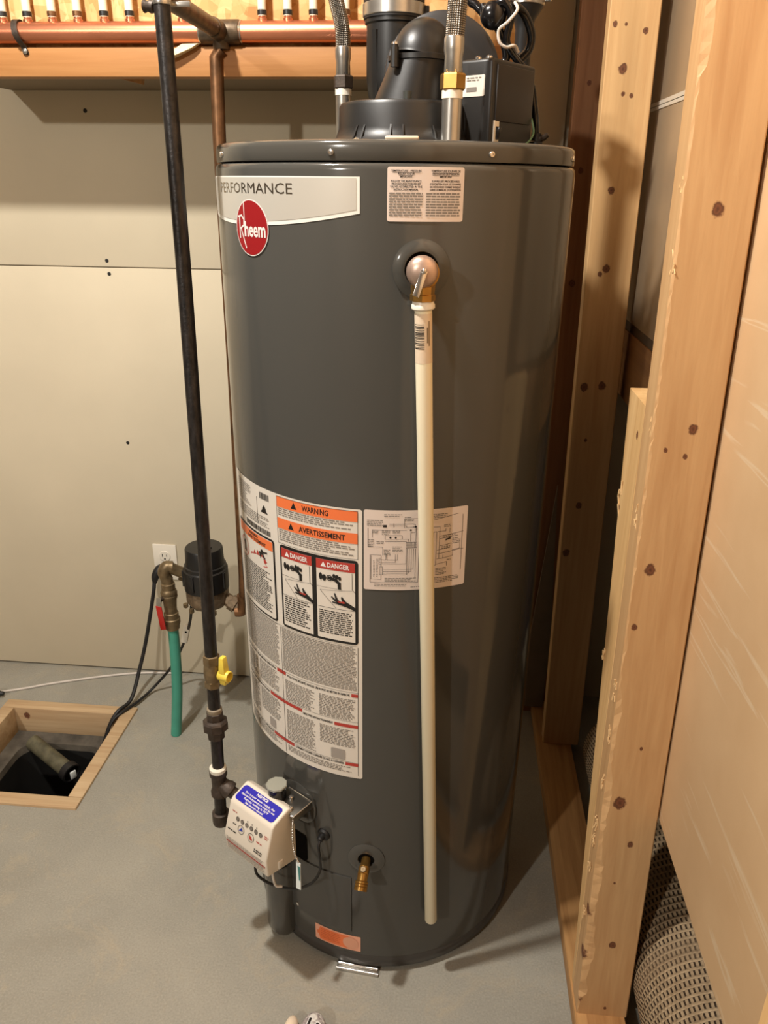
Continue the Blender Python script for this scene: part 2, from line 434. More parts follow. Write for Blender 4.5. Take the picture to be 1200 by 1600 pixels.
stud('stud', XW, XW+.089, YA, lambda z: YA(z)+.052, .038, 2.81, M_STUD_A, -.004, waneA, .0012, .012, 2)
stud('jack_stud', XW+.0005, XW+.089, lambda z: YA(z)+.0525, lambda z: 1.034+.146*z, .038, 1.135, M_JACK, -.004, lambda z: .003, .0014, .02, 3)
stud('stud', XW+.001, XW+.094, BY, BY+.04, .038, 2.81, M_STUD_B, -.016, lambda z: .002, .0006, .03, 5)
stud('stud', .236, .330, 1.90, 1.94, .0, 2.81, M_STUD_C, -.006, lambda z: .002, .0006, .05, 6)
stud('stud', XW, XW+.089, .412, .450, .038, 2.81, M_JACK, 0, lambda z: .002, .0006, .05, 7)
# splinters and torn grain on the near studs
for i, (y, z, s) in enumerate(((1.055, .985, .010), (1.172, .965, .014), (1.03, .70, .010), (1.02, .62, .009), (1.02, .44, .010), (1.02, .40, .008), (1.13, .70, .007), (1.01, .24, .009), (1.02, .35, .010), (1.02, .53, .009), (1.045, 1.12, .008), (1.07, 1.42, .010), (1.055, 1.33, .009))):
    m = MB(); r = random.Random(i+20)
    for k in range(6):
        c = Vector((XW-.0004+r.uniform(-.001, .001), y+r.uniform(-s, s)*.7, z+r.uniform(-s, s)*1.4))
        m.box(c, (.0018, s*.16*r.uniform(.5, 1.2), s*r.uniform(.8, 1.8)), Matrix.Rotation(r.uniform(-.35, .35), 3, 'X') @ Matrix.Rotation(r.uniform(-.5, .5), 3, 'Z') @ Matrix.Rotation(r.uniform(-.25, .25), 3, 'Y'))
    m.out('splinter', M_SHARD, wr, smooth=0)
# sheets seen beyond the studs
MB().bx(DX+.012, DX+.020, 1.105, 2.0, 1.5665, 2.82).out('grey_panel', M_METALSHEET, wr, bevel=.001)
MB().bx(DX+.012, DX+.020, 1.105, 2.0, 1.148, 1.5625).out('grey_panel', M_METALSHEET, wr, bevel=.001)
MB().bx(DX+.0105, DX+.0125, 1.105, 2.0, 1.558, 1.564).out('panel_joint', M_SHEETLINE, wr)
MB().bx(DX+.0105, DX+.0125, 1.105, 2.0, 1.5655, 1.5725).out('panel_joint', M_SHEETLINE, wr)
MB().bx(DX+.014, DX+.024, 1.105, 2.0, 1.128, 1.147).out('dark_edge_strip', pm('edge_strip', (70, 52, 34), .5), wr)
MB().bx(DX+.012, DX+.050, 1.105, 2.0, .985, 1.127).out('wood_rail', M_RAIL, wr, bevel=.002)
MB().add([(.250, 1.868, .04), (.300, 1.868, .04), (.303, 1.868, .28), (.279, 1.868, .72), (.247, 1.868, .28), (.250, 1.874, .04), (.300, 1.874, .04), (.303, 1.874, .28), (.279, 1.874, .72), (.247, 1.874, .28)],
         [(0, 1, 2, 3, 4), (9, 8, 7, 6, 5)] + [(i, (i+1) % 5, 5+(i+1) % 5, 5+i) for i in range(5)]).out('pale_board_strip', M_PALEB, wr, smooth=0)

# ------------------------------------------------------------------ tank-surface drawing helpers
TX, TY, TR = -.103, 1.320, .275
def tp(az, z, r=TR):
    a = radians(az); return Vector((TX+r*sin(a), TY-r*cos(a), z))
def nrm(az):
    a = radians(az); return Vector((sin(a), -cos(a), 0))
def tng(az):
    a = radians(az); return Vector((cos(a), sin(a), 0))
class Cyl:
    """2-D drawing surface wrapped round the tank: x in metres of arc from az 0, y = height"""
    def __init__(s, r): s.r = r
    def __call__(s, x, y): return tp(degrees(x/TR), y, s.r)
def A(az): return radians(az)*TR          # degrees to metres of arc
class Plane:
    def __init__(s, o, u, v, off=0):
        s.o, s.u, s.v = Vector(o), Vector(u), Vector(v); s.n = s.u.cross(s.v).normalized()*off
    def __call__(s, x, y): return s.o+s.u*x+s.v*y+s.n
class Draw(MB):
    def __init__(s, surf): super().__init__(); s.S = surf
    def rect(s, x0, x1, y0, y1, step=.006):
        n = max(1, int(abs(x1-x0)/step)); vs = []; fs = []
        for i in range(n+1):
            x = x0+(x1-x0)*i/n; vs += [s.S(x, y0), s.S(x, y1)]
        for i in range(n): fs.append((2*i, 2*i+2, 2*i+3, 2*i+1))
        return s.add(vs, fs)
    def strip(s, xs, lo, hi):
        vs = []; n = len(xs)-1
        for x in xs: vs += [s.S(x, lo(x)), s.S(x, hi(x))]
        return s.add(vs, [(2*i, 2*i+2, 2*i+3, 2*i+1) for i in range(n)])
    def rrect(s, x0, x1, y0, y1, rad, step=.005):
        def inset(x):
            d = min(x-x0, x1-x)
            return 0 if d >= rad else rad-math.sqrt(max(0, rad*rad-(rad-d)**2))
        xs = sorted(set([x0+rad*(1-cos(pi/2*k/5)) for k in range(6)] + [x1-rad*(1-cos(pi/2*k/5)) for k in range(6)] +
                        [x0+rad+(x1-x0-2*rad)*k/max(1, int((x1-x0)/step)) for k in range(max(1, int((x1-x0)/step))+1)]))
        return s.strip(xs, lambda x: y0+inset(x), lambda x: y1-inset(x))
    def poly(s, pts): return s.add([s.S(x, y) for x, y in pts], [tuple(range(len(pts)))])
    def disc(s, cx, cy, r, n=28, ry=None):
        ry = ry or r; vs = [s.S(cx, cy)]; fs = []
        for k, q in enumerate((.5, 1.0)):
            vs += [s.S(cx+r*q*cos(2*pi*i/n), cy+ry*q*sin(2*pi*i/n)) for i in range(n)]
        fs += [(0, 1+i, 1+(i+1) % n) for i in range(n)] + [(1+i, 1+n+i, 1+n+(i+1) % n, 1+(i+1) % n) for i in range(n)]
        return s.add(vs, fs)
    def ring(s, cx, cy, r0, r1, n=28):
        vs = [s.S(cx+r*cos(2*pi*i/n), cy+r*sin(2*pi*i/n)) for r in (r0, r1) for i in range(n)]
        return s.add(vs, [(i, n+i, n+(i+1) % n, (i+1) % n) for i in range(n)])
    def stroke(s, pts, w):
        for (x0, y0), (x1, y1) in zip(pts, pts[1:]):
            L = hypot(x1-x0, y1-y0)
            if L < 1e-7: continue
            dx, dy = (x1-x0)/L*w/2, (y1-y0)/L*w/2; n = max(1, int(L/.008)); vs = []
            for i in range(n+1):
                t = i/n; X = x0-dx+(x1-x0+2*dx)*t; Y = y0-dy+(y1-y0+2*dy)*t
                vs += [s.S(X-dy, Y+dx), s.S(X+dy, Y-dx)]
            s.add(vs, [(2*i, 2*i+1, 2*i+3, 2*i+2) for i in range(n)])
        return s
    def text(s, body, x, y, h, w=None, align='L', bold=0, slant=0):
        """one line of lettering, cap height h, optionally stretched to width w; y is the base line"""
        cu = bpy.data.curves.new('t', 'FONT'); cu.body = body; cu.size = 1; cu.offset = bold; cu.resolution_u = 2; cu.shear = slant
        ob = bpy.data.objects.new('t', cu); me = bpy.data.meshes.new_from_object(ob)
        xs = [v.co.x for v in me.vertices]
        if xs:
            x0, x1 = min(xs), max(xs); sy = h/.70; sx = w/(x1-x0) if w else sy
            W_ = (x1-x0)*sx; ox = {'L': x, 'C': x-W_/2, 'R': x-W_}[align]
            s.add([s.S(ox+(v.co.x-x0)*sx, y+v.co.y*sy) for v in me.vertices], [tuple(p.vertices) for p in me.polygons])
        bpy.data.objects.remove(ob); bpy.data.curves.remove(cu); bpy.data.meshes.remove(me)
        return s
    def fine(s, x0, x1, y1, y0, pitch, fill=.5, seed=0, ragged=.25, wmin=.003, wmax=.009, gap=.0016):
        """rows of print too small to read"""
        r = random.Random(seed); y = y1
        while y-pitch >= y0-1e-6:
            xe = x1-(x1-x0)*ragged*r.random()**2; x = x0
            while x < xe-.001:
                w = min(r.uniform(wmin, wmax), xe-x)
                s.add([s.S(x, y-pitch*fill), s.S(x+w, y-pitch*fill), s.S(x+w, y), s.S(x, y)], [(0, 1, 2, 3)]); x += w+gap
            y -= pitch
        return s
L1, L2, L3, L4 = Cyl(TR+.0006), Cyl(TR+.0010), Cyl(TR+.0013), Cyl(TR+.0016)

# ------------------------------------------------------------------ water heater
wh = thing('water_heater', (TX, TY, 0), 'tall grey cylindrical gas water heater with warning labels standing on the floor', 'water heater')
body = MB().lathe([(.2, .0405), (.275, .0405), (.275, 1.4345), (.2742, 1.4390), (.2722, 1.4420), (.2695, 1.4432), (.2, 1.4432)], (TX, TY, 0), n=256).out('tank_body', M_TANK, wh, smooth=50)
MB().lathe([(.20, .012), (.2735, .012), (.2765, .015), (.2765, .036), (.2745, .0405), (.2, .0405)], (TX, TY, 0), n=192).out('base_ring', M_TANKDK, wh, smooth=50)
lid = MB().lathe([(.262, 1.4432), (.2715, 1.4452), (.2722, 1.4470), (.2722, 1.4620), (.2712, 1.4660), (.2690, 1.4685), (.2655, 1.4695), (.001, 1.4695)], (TX, TY, 0), n=256).out('lid', M_LID, wh, smooth=50)
for az in (-60.3, -12.7, 31, 74, 120, 165, 210, 255):
    MB().lathe([(.0042, -.001), (.0042, .0012), (.0034, .0026), (.0014, .0030), (.0012, .0018), (0, .0018)], tp(az, 1.4545, .2722), nrm(az), 14).out('screw', M_CHROME, lid)
# --- brand band
br = Draw(L1)
def zb(az):     # lower edge of the brand band
    p = [(-72, 1.3745), (-30, 1.3672), (-4.7, 1.3838)]; t = 0
    for i, (xi, yi) in enumerate(p):
        l = 1
        for j, (xj, yj) in enumerate(p):
            if i != j: l *= (az-xj)/(xi-xj)
        t += l*yi
    return t
xs = [A(-73+68.3*k/70) for k in range(71)]
br.strip(xs, lambda x: zb(degrees(x/TR)), lambda x: 1.4268)
brand = br.out('brand_band', M_WHITELAB, wh, smooth=30)
xs = [A(-72.6+67.0*k/70) for k in range(71)]
Draw(L2).strip(xs, lambda x: zb(degrees(x/TR))+.0052, lambda x: 1.4252).out('silver_field', M_SILVERLAB, brand, smooth=30)
Draw(L3).text('PERFORMANCE', A(-60.0), 1.4055, .0132, A(-24.2)-A(-60.0)).out('lettering', M_FOIL, brand, smooth=0)
cx, cz = A(-41.0), 1.3612
lg = Draw(L3).disc(cx, cz, .0375, 40, .0368).out('round_logo', M_LOGOWHITE, wh, smooth=30)
Draw(L4).disc(cx, cz, .0360, 40, .0353).out('red_field', M_LOGORED, lg, smooth=30)
d = Draw(Cyl(TR+.0019)); x0 = cx-.0265
d.stroke([(x0, cz-.013), (x0, cz+.014)], .0024)
d.stroke([(x0-.003, cz+.014), (x0+.006, cz+.0155), (x0+.0115, cz+.010), (x0+.0105, cz+.003), (x0+.003, cz-.001)], .0023)
d.stroke([(x0+.003, cz-.001), (x0+.0145, cz-.026)], .0021)
d.stroke([(x0+.0125, cz-.0105), (x0+.0125, cz+.033)], .0018)
d.text('heem', cx-.0135, cz-.0108, .0190, .0455, bold=.025)
d.out('lettering', M_LOGOWHITE, lg, smooth=0)
# --- relief-valve notice
x0, x1, z0, z1 = A(2.5), A(22.9), 1.3750, 1.4387
lab = Draw(L1).rrect(x0, x1, z0, z1, .003).out('relief_valve_notice', M_LABEL2, wh, smooth=30)
d = Draw(L2); c1, c2 = x0+.0235, x0+.0735; y = z1-.0058
NOTICE = (('TEMPERATURE - PRESSURE', 'TEMPÉRATURE SOUPAPE DE'), ('RELIEF VALVE', 'DÉCHARGE DE PRESSION'), ('IMPORTANT', 'IMPORTANT'), ('', ''),
          ('FOLLOW THE MAINTENANCE', 'SUIVRE LES PROCÉDURES'), ('PROCEDURES FOR RELIEF', "D'ENTRETIEN POUR LES SOUPAPES"), ('VALVES AS DIRECTED IN THE', 'DE DÉCHARGE COMME INDIQUÉ'), ('INSTRUCTION MANUAL', "DANS LE MANUEL D'UTILISATION"))
for k, (a, e) in enumerate(NOTICE):
    if not a: y -= .0018; continue
    for txt, c in ((a, c1), (e, c2)):
        d.text(txt, c, y, .0023, min(.040, len(txt)*.00172), 'C', .02)
    if k < 2:
        d.rect(c1-.017 if k == 0 else c1-.009, c1+.017 if k == 0 else c1+.009, y-.0011, y-.0007); d.rect(c2-.017, c2+.017, y-.0011, y-.0007)
    y -= .0033
d.out('notice_lettering', M_INK, lab, smooth=0)
d = Draw(L2); d.fine(x0+.0025, x0+.0445, y+.001, z0+.003, .0032, .62, 1, .06, .003, .008, .0009); d.fine(x0+.049, x0+.0945, y+.001, z0+.003, .0032, .62, 2, .06, .003, .008, .0009)
d.out('fine_print', M_FINE, lab, smooth=0, kind='stuff')
# --- big warning and instruction label
lab = Draw(L1).rrect(A(-66.5), A(-4.1), .474, .977, .004).out('instruction_label', M_LABEL, wh, smooth=30)
d = Draw(L2)
for ya, yb in ((.9565, .9735), (.9205, .9380)): Draw(L2).rect(A(-35.2), A(-5.5), ya, yb).out('orange_banner', M_ORANGE, lab, smooth=0)
d = Draw(L3)
for (xx, y0, word, ww) in ((-24.6, .9610, 'WARNING', 9.5), (-26.0, .9250, 'AVERTISSEMENT', 16.5)):
    d.text(word, A(xx), y0, .0088, A(ww), bold=.02)
    tx = A(xx-3.2); d.poly([(tx-.0055, y0-.001), (tx+.0055, y0-.001), (tx, y0+.0100)])
# outlines
def outline(dd, x0, x1, y0, y1, w):
    dd.rect(x0, x1, y1-w, y1); dd.rect(x0, x1, y0, y0+w); dd.rect(x0, x0+w, y0+w, y1-w); dd.rect(x1-w, x1, y0+w, y1-w)
outline(d, A(-35.3), A(-5.45), .8945, .9742, .0006)
d.out('heading_lettering', M_INK, lab, smooth=0)
d = Draw(L2)
d.fine(A(-34.6), A(-6.5), .9550, .9395, .0034, .5, 5, .3, .004, .011); d.fine(A(-34.6), A(-6.5), .9190, .8965, .0034, .5, 6, .3, .004, .011)
d.fine(A(-62.8), A(-50.5), .9680, .9280, .0031, .5, 7, .5); d.fine(A(-62.8), A(-39.5), .9270, .9080, .0031, .5, 8, .3)
d.out('fine_print', M_FINE, lab, smooth=0, kind='stuff')
d = Draw(L2)
r5 = random.Random(9)
for (xa, xb, y0, y1) in ((-44.5, -39.5, .957, .968), (-55.5, -39.3, .8965, .9055)):
    x = A(xa)
    while x < A(xb): w = r5.uniform(.0006, .0018); d.rect(x, x+w, y0, y1); x += w+r5.uniform(.0007, .0014)
d.poly([(A(-44.3), .934), (A(-42.8), .934), (A(-43.2), .941), (A(-42.1), .948), (A(-41.0), .941), (A(-41.5), .934), (A(-40.0), .934), (A(-41.6), .938), (A(-42.2), .944), (A(-42.7), .938)])
d.rect(A(-46.5), A(-46.3), .910, .957)
d.out('barcode', M_INK, lab, smooth=0)
def frame_box(xa, xb, y0, y1, w, rad, part):
    dd = Draw(L2); dd.rrect(xa, xb, y0, y1, rad); o = dd.out('black_border', M_INK, part, smooth=30)
    return o
frame_box(A(-64.3), A(-37.4), .7435, .8930, .003, .006, lab)
Draw(L3).rrect(A(-63.6), A(-38.2), .7470, .8895, .004).out('panel_field', M_LABEL, lab, smooth=30)
frame_box(A(-34.7), A(-5.4), .7430, .8925, .003, .006, lab)
Draw(L3).rect(A(-33.9), A(-21.4), .7475, .8875).out('panel_field', M_LABEL, lab, smooth=0)
Draw(L3).rect(A(-19.7), A(-6.4), .7475, .8875).out('panel_field', M_LABEL, lab, smooth=0)
L5, L6 = Cyl(TR+.0019), Cyl(TR+.0022)
Draw(L4).rect(A(-63.4), A(-38.3), .8720, .8885).out('orange_banner', M_ORANGE, lab, smooth=0)
d = Draw(L5); d.text('WARNING', A(-54), .8815, .0052, A(7), bold=.02); d.text('AVERTISSEMENT', A(-55), .8740, .0056, A(13), bold=.02)
d.out('heading_lettering', M_INK, lab, smooth=0)
d = Draw(L4)
d.fine(A(-61.5), A(-39.5), .8290, .7520, .0034, .52, 9, .25, .004, .010)
d.fine(A(-33.2), A(-22.2), .8020, .7530, .0040, .5, 10, .35, .004, .010); d.fine(A(-19.0), A(-7.2), .7990, .7530, .0036, .5, 11, .12, .004, .010)
d.out('fine_print', M_INK, lab, smooth=0, kind='stuff')
for xa, xb in ((-33.9, -21.4), (-19.7, -6.4)): Draw(L4).rect(A(xa), A(xb), .8715, .8875).out('danger_banner', M_RED, lab, smooth=0)
d = Draw(L5)
for xx in (-29.3, -15.1):
    d = Draw(L5); d.text('DANGER', A(xx-.6), .8755, .0080, A(6.9 if xx < -20 else 7.4), bold=.02); tx = A(xx-2.0)
    d.poly([(tx-.0048, .8752), (tx+.0048, .8752), (tx, .8840)])
    d.out('danger_lettering', M_WHITEINK, lab, smooth=0)
for xx, wsc in ((-33.7, 1.0), (-19.5, 1.06)):       # tap over a basin with a hand under the stream
    X = A(xx); d = Draw(L5)
    d.stroke([(X, .8400), (X+.040*wsc, .8400)], .0005); d.stroke([(X+.055*wsc, .8700), (X+.055*wsc, .8420), (X+.060*wsc, .8370)], .0006)
    d.stroke([(X, .8045), (X+.0595*wsc, .8045)], .0007); d.stroke([(X+.005, .8340), (X+.030*wsc, .8060)], .0005); d.stroke([(X+.005, .8340), (X+.055*wsc, .8400)], .0005)
    d.disc(X+.0065, .8580, .0030, 14, .0062); d.disc(X+.0125, .8565, .0036, 14, .0055); d.rect(X+.006, X+.0125, .8568, .8590)
    d.ring(X+.0215, .8575, .0036, .0050, 18)
    d.stroke([(X+.0215, .8575), (X+.032, .8550), (X+.0375, .8500), (X+.0378, .8430)], .0052)
    d.disc(X+.0290, .8620, .0026, 12, .0036); d.disc(X+.0340, .8610, .0028, 12, .0036); d.disc(X+.0385, .8590, .0025, 12, .0034); d.stroke([(X+.032, .8600), (X+.032, .8560)], .0024)
    d.poly([(X+.0235, .8245), (X+.0250, .8262), (X+.0310, .8215), (X+.0285, .8320), (X+.0305, .8325), (X+.0350, .8225), (X+.0375, .8195), (X+.0420, .8180), (X+.0400, .8260), (X+.0418, .8280), (X+.0480, .8200), (X+.0595*wsc, .8110), (X+.0595*wsc, .8050), (X+.0480, .8105), (X+.0380, .8125), (X+.0255, .8150), (X+.0255, .8170), (X+.0330, .8165), (X+.0300, .8180)])
    d.out('tap_and_hand_picture', M_INK, lab, smooth=0)
    Draw(L6).poly([(X+.0330, .8195), (X+.0370, .8170), (X+.0450, .8160), (X+.0480, .8180), (X+.0430, .8200), (X+.0400, .8185)]).out('hand_burn_mark', M_RED, lab, smooth=0)
X = A(-62.5); d = Draw(L4)                            # fire picture
d.poly([(X+.045, .8440), (X+.050, .8490), (X+.055, .8470), (X+.060, .8560), (X+.066, .8500), (X+.071, .8600), (X+.077, .8530), (X+.083, .8560), (X+.092, .8520), (X+.100, .8460), (X+.094, .8430), (X+.101, .8380), (X+.090, .8350)])
d.out('flame_picture', M_RED, lab, smooth=0)
d = Draw(L5)
d.disc(X+.086, .8615, .0045, 14); d.poly([(X+.076, .8600), (X+.088, .8600), (X+.096, .8520), (X+.092, .8500), (X+.085, .8570), (X+.080, .8480), (X+.078, .8540)])
d.stroke([(X+.084, .8600), (X+.100, .8640)], .0025); d.out('figure_picture', M_INK, lab, smooth=0); d = Draw(L5)
d.poly([(X+.014, .8380), (X+.024, .8380), (X+.023, .8560), (X+.019, .8600), (X+.015, .8560)])
d.out('can_picture', M_INK, lab, smooth=0)
d = Draw(L6); d.ring(X+.020, .8485, .0165, .0180, 26); d.stroke([(X+.009, .8600), (X+.031, .8370)], .0015); d.out('prohibition_ring', M_RED, lab, smooth=0)
# dense lower half
d = Draw(L2)
d.fine(A(-63.5), A(-37.5), .7400, .6560, .0030, .5, 21, .05, .004, .010, .0010); d.fine(A(-35.6), A(-6.0), .7380, .6520, .0029, .52, 22, .05, .004, .011, .0010)
d.fine(A(-62.5), A(-53.0), .6380, .5960, .0032, .5, 23, .3); d.fine(A(-51.5), A(-38.5), .6400, .5960, .0030, .5, 24, .2)
d.fine(A(-62.5), A(-53.0), .5780, .5120, .0032, .5, 25, .3); d.fine(A(-51.5), A(-38.5), .5800, .5330, .0030, .5, 26, .2)
d.fine(A(-35.0), A(-21.8), .6360, .5900, .0031, .5, 27, .2); d.fine(A(-20.0), A(-6.5), .6360, .5900, .0031, .5, 28, .2)
d.fine(A(-35.0), A(-21.8), .5740, .5080, .0031, .5, 29, .2); d.fine(A(-20.0), A(-6.5), .5740, .5340, .0031, .5, 30, .2)
d.fine(A(-62), A(-38), .4980, .4820, .0032, .5, 31, .2); d.fine(A(-35.0), A(-8.0), .4960, .4820, .0032, .5, 32, .2)
d.out('fine_print', M_FINE, lab, smooth=0, kind='stuff')
d = Draw(L2)
for (xa, xb, z) in ((-39.2, -34.6, .6470), (-44.2, -27.4, .5870), (-43.0, -31.8, .5030), (-7.9, -5.6, .6450), (-14.3, -5.6, .5825), (-10.3, -5.6, .5025)):
    Draw(L2).rect(A(xa), A(xb), z-.0032, z+.0032).out('red_bar', M_RED, lab, smooth=0)
d = Draw(L2)
d.rect(A(-36.3), A(-36.15), .478, .738); d.rect(A(-5.65), A(-5.5), .480, .738)
for (ya) in (.7400, .6505, .5915, .5065): d.rect(A(-64.5), A(-5.5), ya, ya+.0005)
d.text('POUR VOTRE SÉCURITÉ, VEUILLEZ LIRE AVANT DE METTRE EN MARCHE', A(-33.8), .6430, .0040, A(25.3), bold=.03)
d.text('DIRECTIVES DE FONCTIONNEMENT', A(-27.0), .5808, .0040, A(12.2), bold=.03)
d.text("COMMENT COUPER L'ARRIVÉE DE GAZ À L'APPAREIL", A(-31.2), .5005, .0040, A(20.4), bold=.03)
d.text('FOR YOUR SAFETY READ BEFORE OPERATING', A(-62.5), .6440, .0040, A(22.5), bold=.03)
d.text('OPERATING INSTRUCTIONS', A(-62.5), .5840, .0040, A(17.5), bold=.03)
d.text('TO TURN OFF GAS TO APPLIANCE', A(-62.5), .5005, .0040, A(19), bold=.03)
d.out('heading_lettering', M_INK, lab, smooth=0)
d = Draw(L3)
for (xa, xb, y0, y1) in ((-15.7, -10.3, .510, .531), (-45.6, -41.8, .512, .531)):
    Draw(L3).rrect(A(xa), A(xb), y0, y1, .002).out('grey_square_picture', M_FINE2, lab, smooth=0)
# --- wiring diagram
x0, x1, z0, z1 = A(-3.6), A(29.5), .8455, .9780
lab = Draw(L1).rrect(x0, x1, z0, z1, .003).out('wiring_diagram_label', M_LABEL2, wh, smooth=30)
d = Draw(L2); W_, H_ = x1-x0, z1-z0
def wp(u, v): return (x0+u*W_, z1-v*H_)              # u,v in 0..1 from the top-left corner
def ln(*uv): d.stroke([wp(*p) for p in uv], .00055)
for p in (((.04,.22),(.04,.45),(.18,.45)), ((.08,.24),(.40,.24)), ((.08,.24),(.08,.33)), ((.24,.165),(.46,.165)), ((.24,.185),(.40,.185),(.40,.205),(.48,.205)), ((.28,.155),(.28,.2)),
          ((.40,.10),(.52,.10),(.52,.90),(.06,.90),(.06,.55)), ((.38,.10),(.38,.21)), ((.45,.165),(.48,.17),(.48,.27),(.44,.27),(.44,.38)), ((.46,.2),(.49,.2),(.49,.38)),
          ((.20,.35),(.38,.35),(.42,.35),(.42,.38)), ((.20,.38),(.40,.38),(.40,.66),(.16,.66)), ((.18,.45),(.18,.55)),
          ((.41,.47),(.41,.80),(.18,.80)), ((.43,.47),(.43,.78),(.18,.78)), ((.45,.47),(.45,.76),(.18,.76)), ((.47,.47),(.47,.73),(.18,.73)), ((.49,.47),(.49,.84)),
          ((.15,.64),(.30,.64),(.30,.54)), ((.15,.61),(.21,.61),(.21,.53)), ((.22,.53),(.22,.61),(.32,.61),(.32,.54)),
          ((.66,.22),(.72,.22),(.72,.62)), ((.70,.28),(.78,.28),(.78,.25)), ((.82,.25),(.82,.30)), ((.72,.34),(.96,.31)), ((.72,.37),(.84,.36)), ((.72,.46),(.80,.45),(.84,.44)), ((.80,.45),(.80,.50),(.70,.51)),
          ((.70,.56),(.92,.53),(.97,.53)), ((.70,.62),(.76,.62),(.76,.58)), ((.76,.62),(.86,.60),(.86,.54)), ((.69,.69),(.80,.67),(.80,.72)), ((.66,.13),(.90,.08)),
          ((.95,.10),(.95,.80)), ((.93,.40),(.93,.52),(.85,.53))): ln(*p)
def bxx(u0, v0, u1, v1): ln((u0, v0), (u1, v0), (u1, v1), (u0, v1), (u0, v0))
bxx(.07,.55,.165,.86); bxx(.145,.59,.165,.67); bxx(.15,.70,.18,.80); bxx(.40,.39,.50,.46); ln((.40,.425),(.50,.425)); bxx(.20,.305,.36,.35); bxx(.66,.28,.69,.70)
for k in range(1, 8): ln((.40+.0125*k, .39), (.40+.0125*k, .46))
for p in ((.205,.19), (.44,.24), (.485,.2), (.25,.33), (.30,.33)): d.disc(*wp(*p), .0016, 10)
d.poly([wp(.18,.175), wp(.215,.175), wp(.215,.205), wp(.18,.205)]); d.poly([wp(.78,.38), wp(.83,.365), wp(.83,.385), wp(.78,.40)])
d.out('wiring_lines', M_INK, lab, smooth=0)
d = Draw(L2)
for i, (u0, v0, u1, v1) in enumerate(((.19,.045,.36,.085), (.03,.12,.19,.20), (.38,.08,.47,.14), (.04,.36,.10,.46), (.08,.25,.15,.30), (.17,.245,.25,.32), (.27,.245,.34,.30), (.12,.38,.19,.42), (.19,.48,.26,.56), (.27,.44,.37,.53), (.09,.62,.105,.84), (.12,.60,.135,.85), (.20,.84,.50,.91), (.10,.92,.42,.975), (.45,.955,.60,.985), (.64,.06,.80,.12), (.76,.20,.83,.24), (.75,.33,.93,.37), (.85,.38,.93,.47), (.74,.47,.83,.51), (.69,.74,.80,.85), (.64,.86,.94,.945), (.80,.64,.84,.66))):
    a, bb = wp(u0, v0), wp(u1, v1); d.fine(a[0], bb[0], a[1], bb[1], .0026, .5, 60+i, .3, .002, .006, .0009)
d.out('fine_print', M_FINE, lab, smooth=0, kind='stuff')
# --- orange sticker near the base
lab = Draw(L1).rrect(A(-24.7), A(-4.9), .048, .0876, .001).out('orange_sticker', M_PINK, wh, smooth=30)
Draw(L2).strip([A(-23.8+14*k/20) for k in range(21)], lambda x: .0515+(.012 if x < A(-23) else 0), lambda x: .084-(.012 if x < A(-23) else 0)).out('orange_arrow', M_ORANGE, lab, smooth=0)
Draw(L3).disc(A(-9.0), .0675, .0155, 24).out('round_mark', pm('sticker_tan', (222, 160, 130), .45), lab, smooth=0)
Draw(L3).fine(A(-22.0), A(-12.6), .0800, .0550, .0050, .3, 77, .2).out('fine_print', pm('sticker_print', (206, 96, 50), .45), lab, smooth=0, kind='stuff')
# --- combustion access panel, intake hood, cable grommet
m = MB(); n = 30; vs = []
for i in range(n+1):
    az = -46+37.5*i/n
    for (r, z) in ((TR-.001, .100), (TR+.0022, .100), (TR+.0022, .238), (TR-.001, .238)): vs.append(tp(az, z, r))
fs = [(4*i+j, 4*i+4+j, 4*i+4+(j+1) % 4, 4*i+(j+1) % 4) for i in range(n) for j in range(4)] + [(0, 1, 2, 3), (4*n+3, 4*n+2, 4*n+1, 4*n)]
m.add(vs, fs); panel = m.out('access_panel', M_PANEL, wh, smooth=30)
MB().lathe([(.004, -.001), (.004, .002), (.0025, .003), (0, .003)], tp(-33.5, .112, TR+.002), nrm(-33.5), 12).out('screw', M_CHROME, panel)
az = -43; n_, t_ = nrm(az), tng(az); C0 = tp(az, 0, TR-.012); prof = []
for k in range(17):
    a = pi*k/16; prof.append((cos(a)*.033, .022+sin(a)*.024))
prof = [(.033, 0)] + prof + [(-.033, 0)]
def ringz(z, s=1): return [C0+t_*(u*s)+n_*(v if v == 0 else v*s)+Vector((0, 0, z)) for u, v in prof]
m = MB(); zs = [(.020, .86), (.024, .96), (.032, 1), (.205, 1)]; K = len(prof)
vs = [p for z, s in zs for p in ringz(z, s)]; fs = [tuple(range(K))]
for j in range(len(zs)-1): fs += [(j*K+i, j*K+(i+1) % K, (j+1)*K+(i+1) % K, (j+1)*K+i) for i in range(K)]
inner = [C0+t_*(u*.92)+n_*(v*.93)+Vector((0, 0, .205)) for u, v in prof]; low = [p-Vector((0, 0, .12)) for p in inner]
o1 = len(vs); vs += inner+low; b3 = (len(zs)-1)*K
fs += [(b3+i, b3+(i+1) % K, o1+(i+1) % K, o1+i) for i in range(K)] + [(o1+i, o1+(i+1) % K, o1+K+(i+1) % K, o1+K+i) for i in range(K)] + [tuple(o1+K+i for i in range(K))]
m.add(vs, fs); hood = m.out('intake_hood', M_TANK, wh, smooth=40)
Plane_h = Plane(tp(-57.5, .0, TR+.0135), tng(-62), (0, 0, 1))
hs = Draw(Cyl(TR+.0008)); hs.rrect(A(-66), A(-58), .085, .165, .003); o = hs.out('pink_sticker', M_PINK, wh, smooth=30)
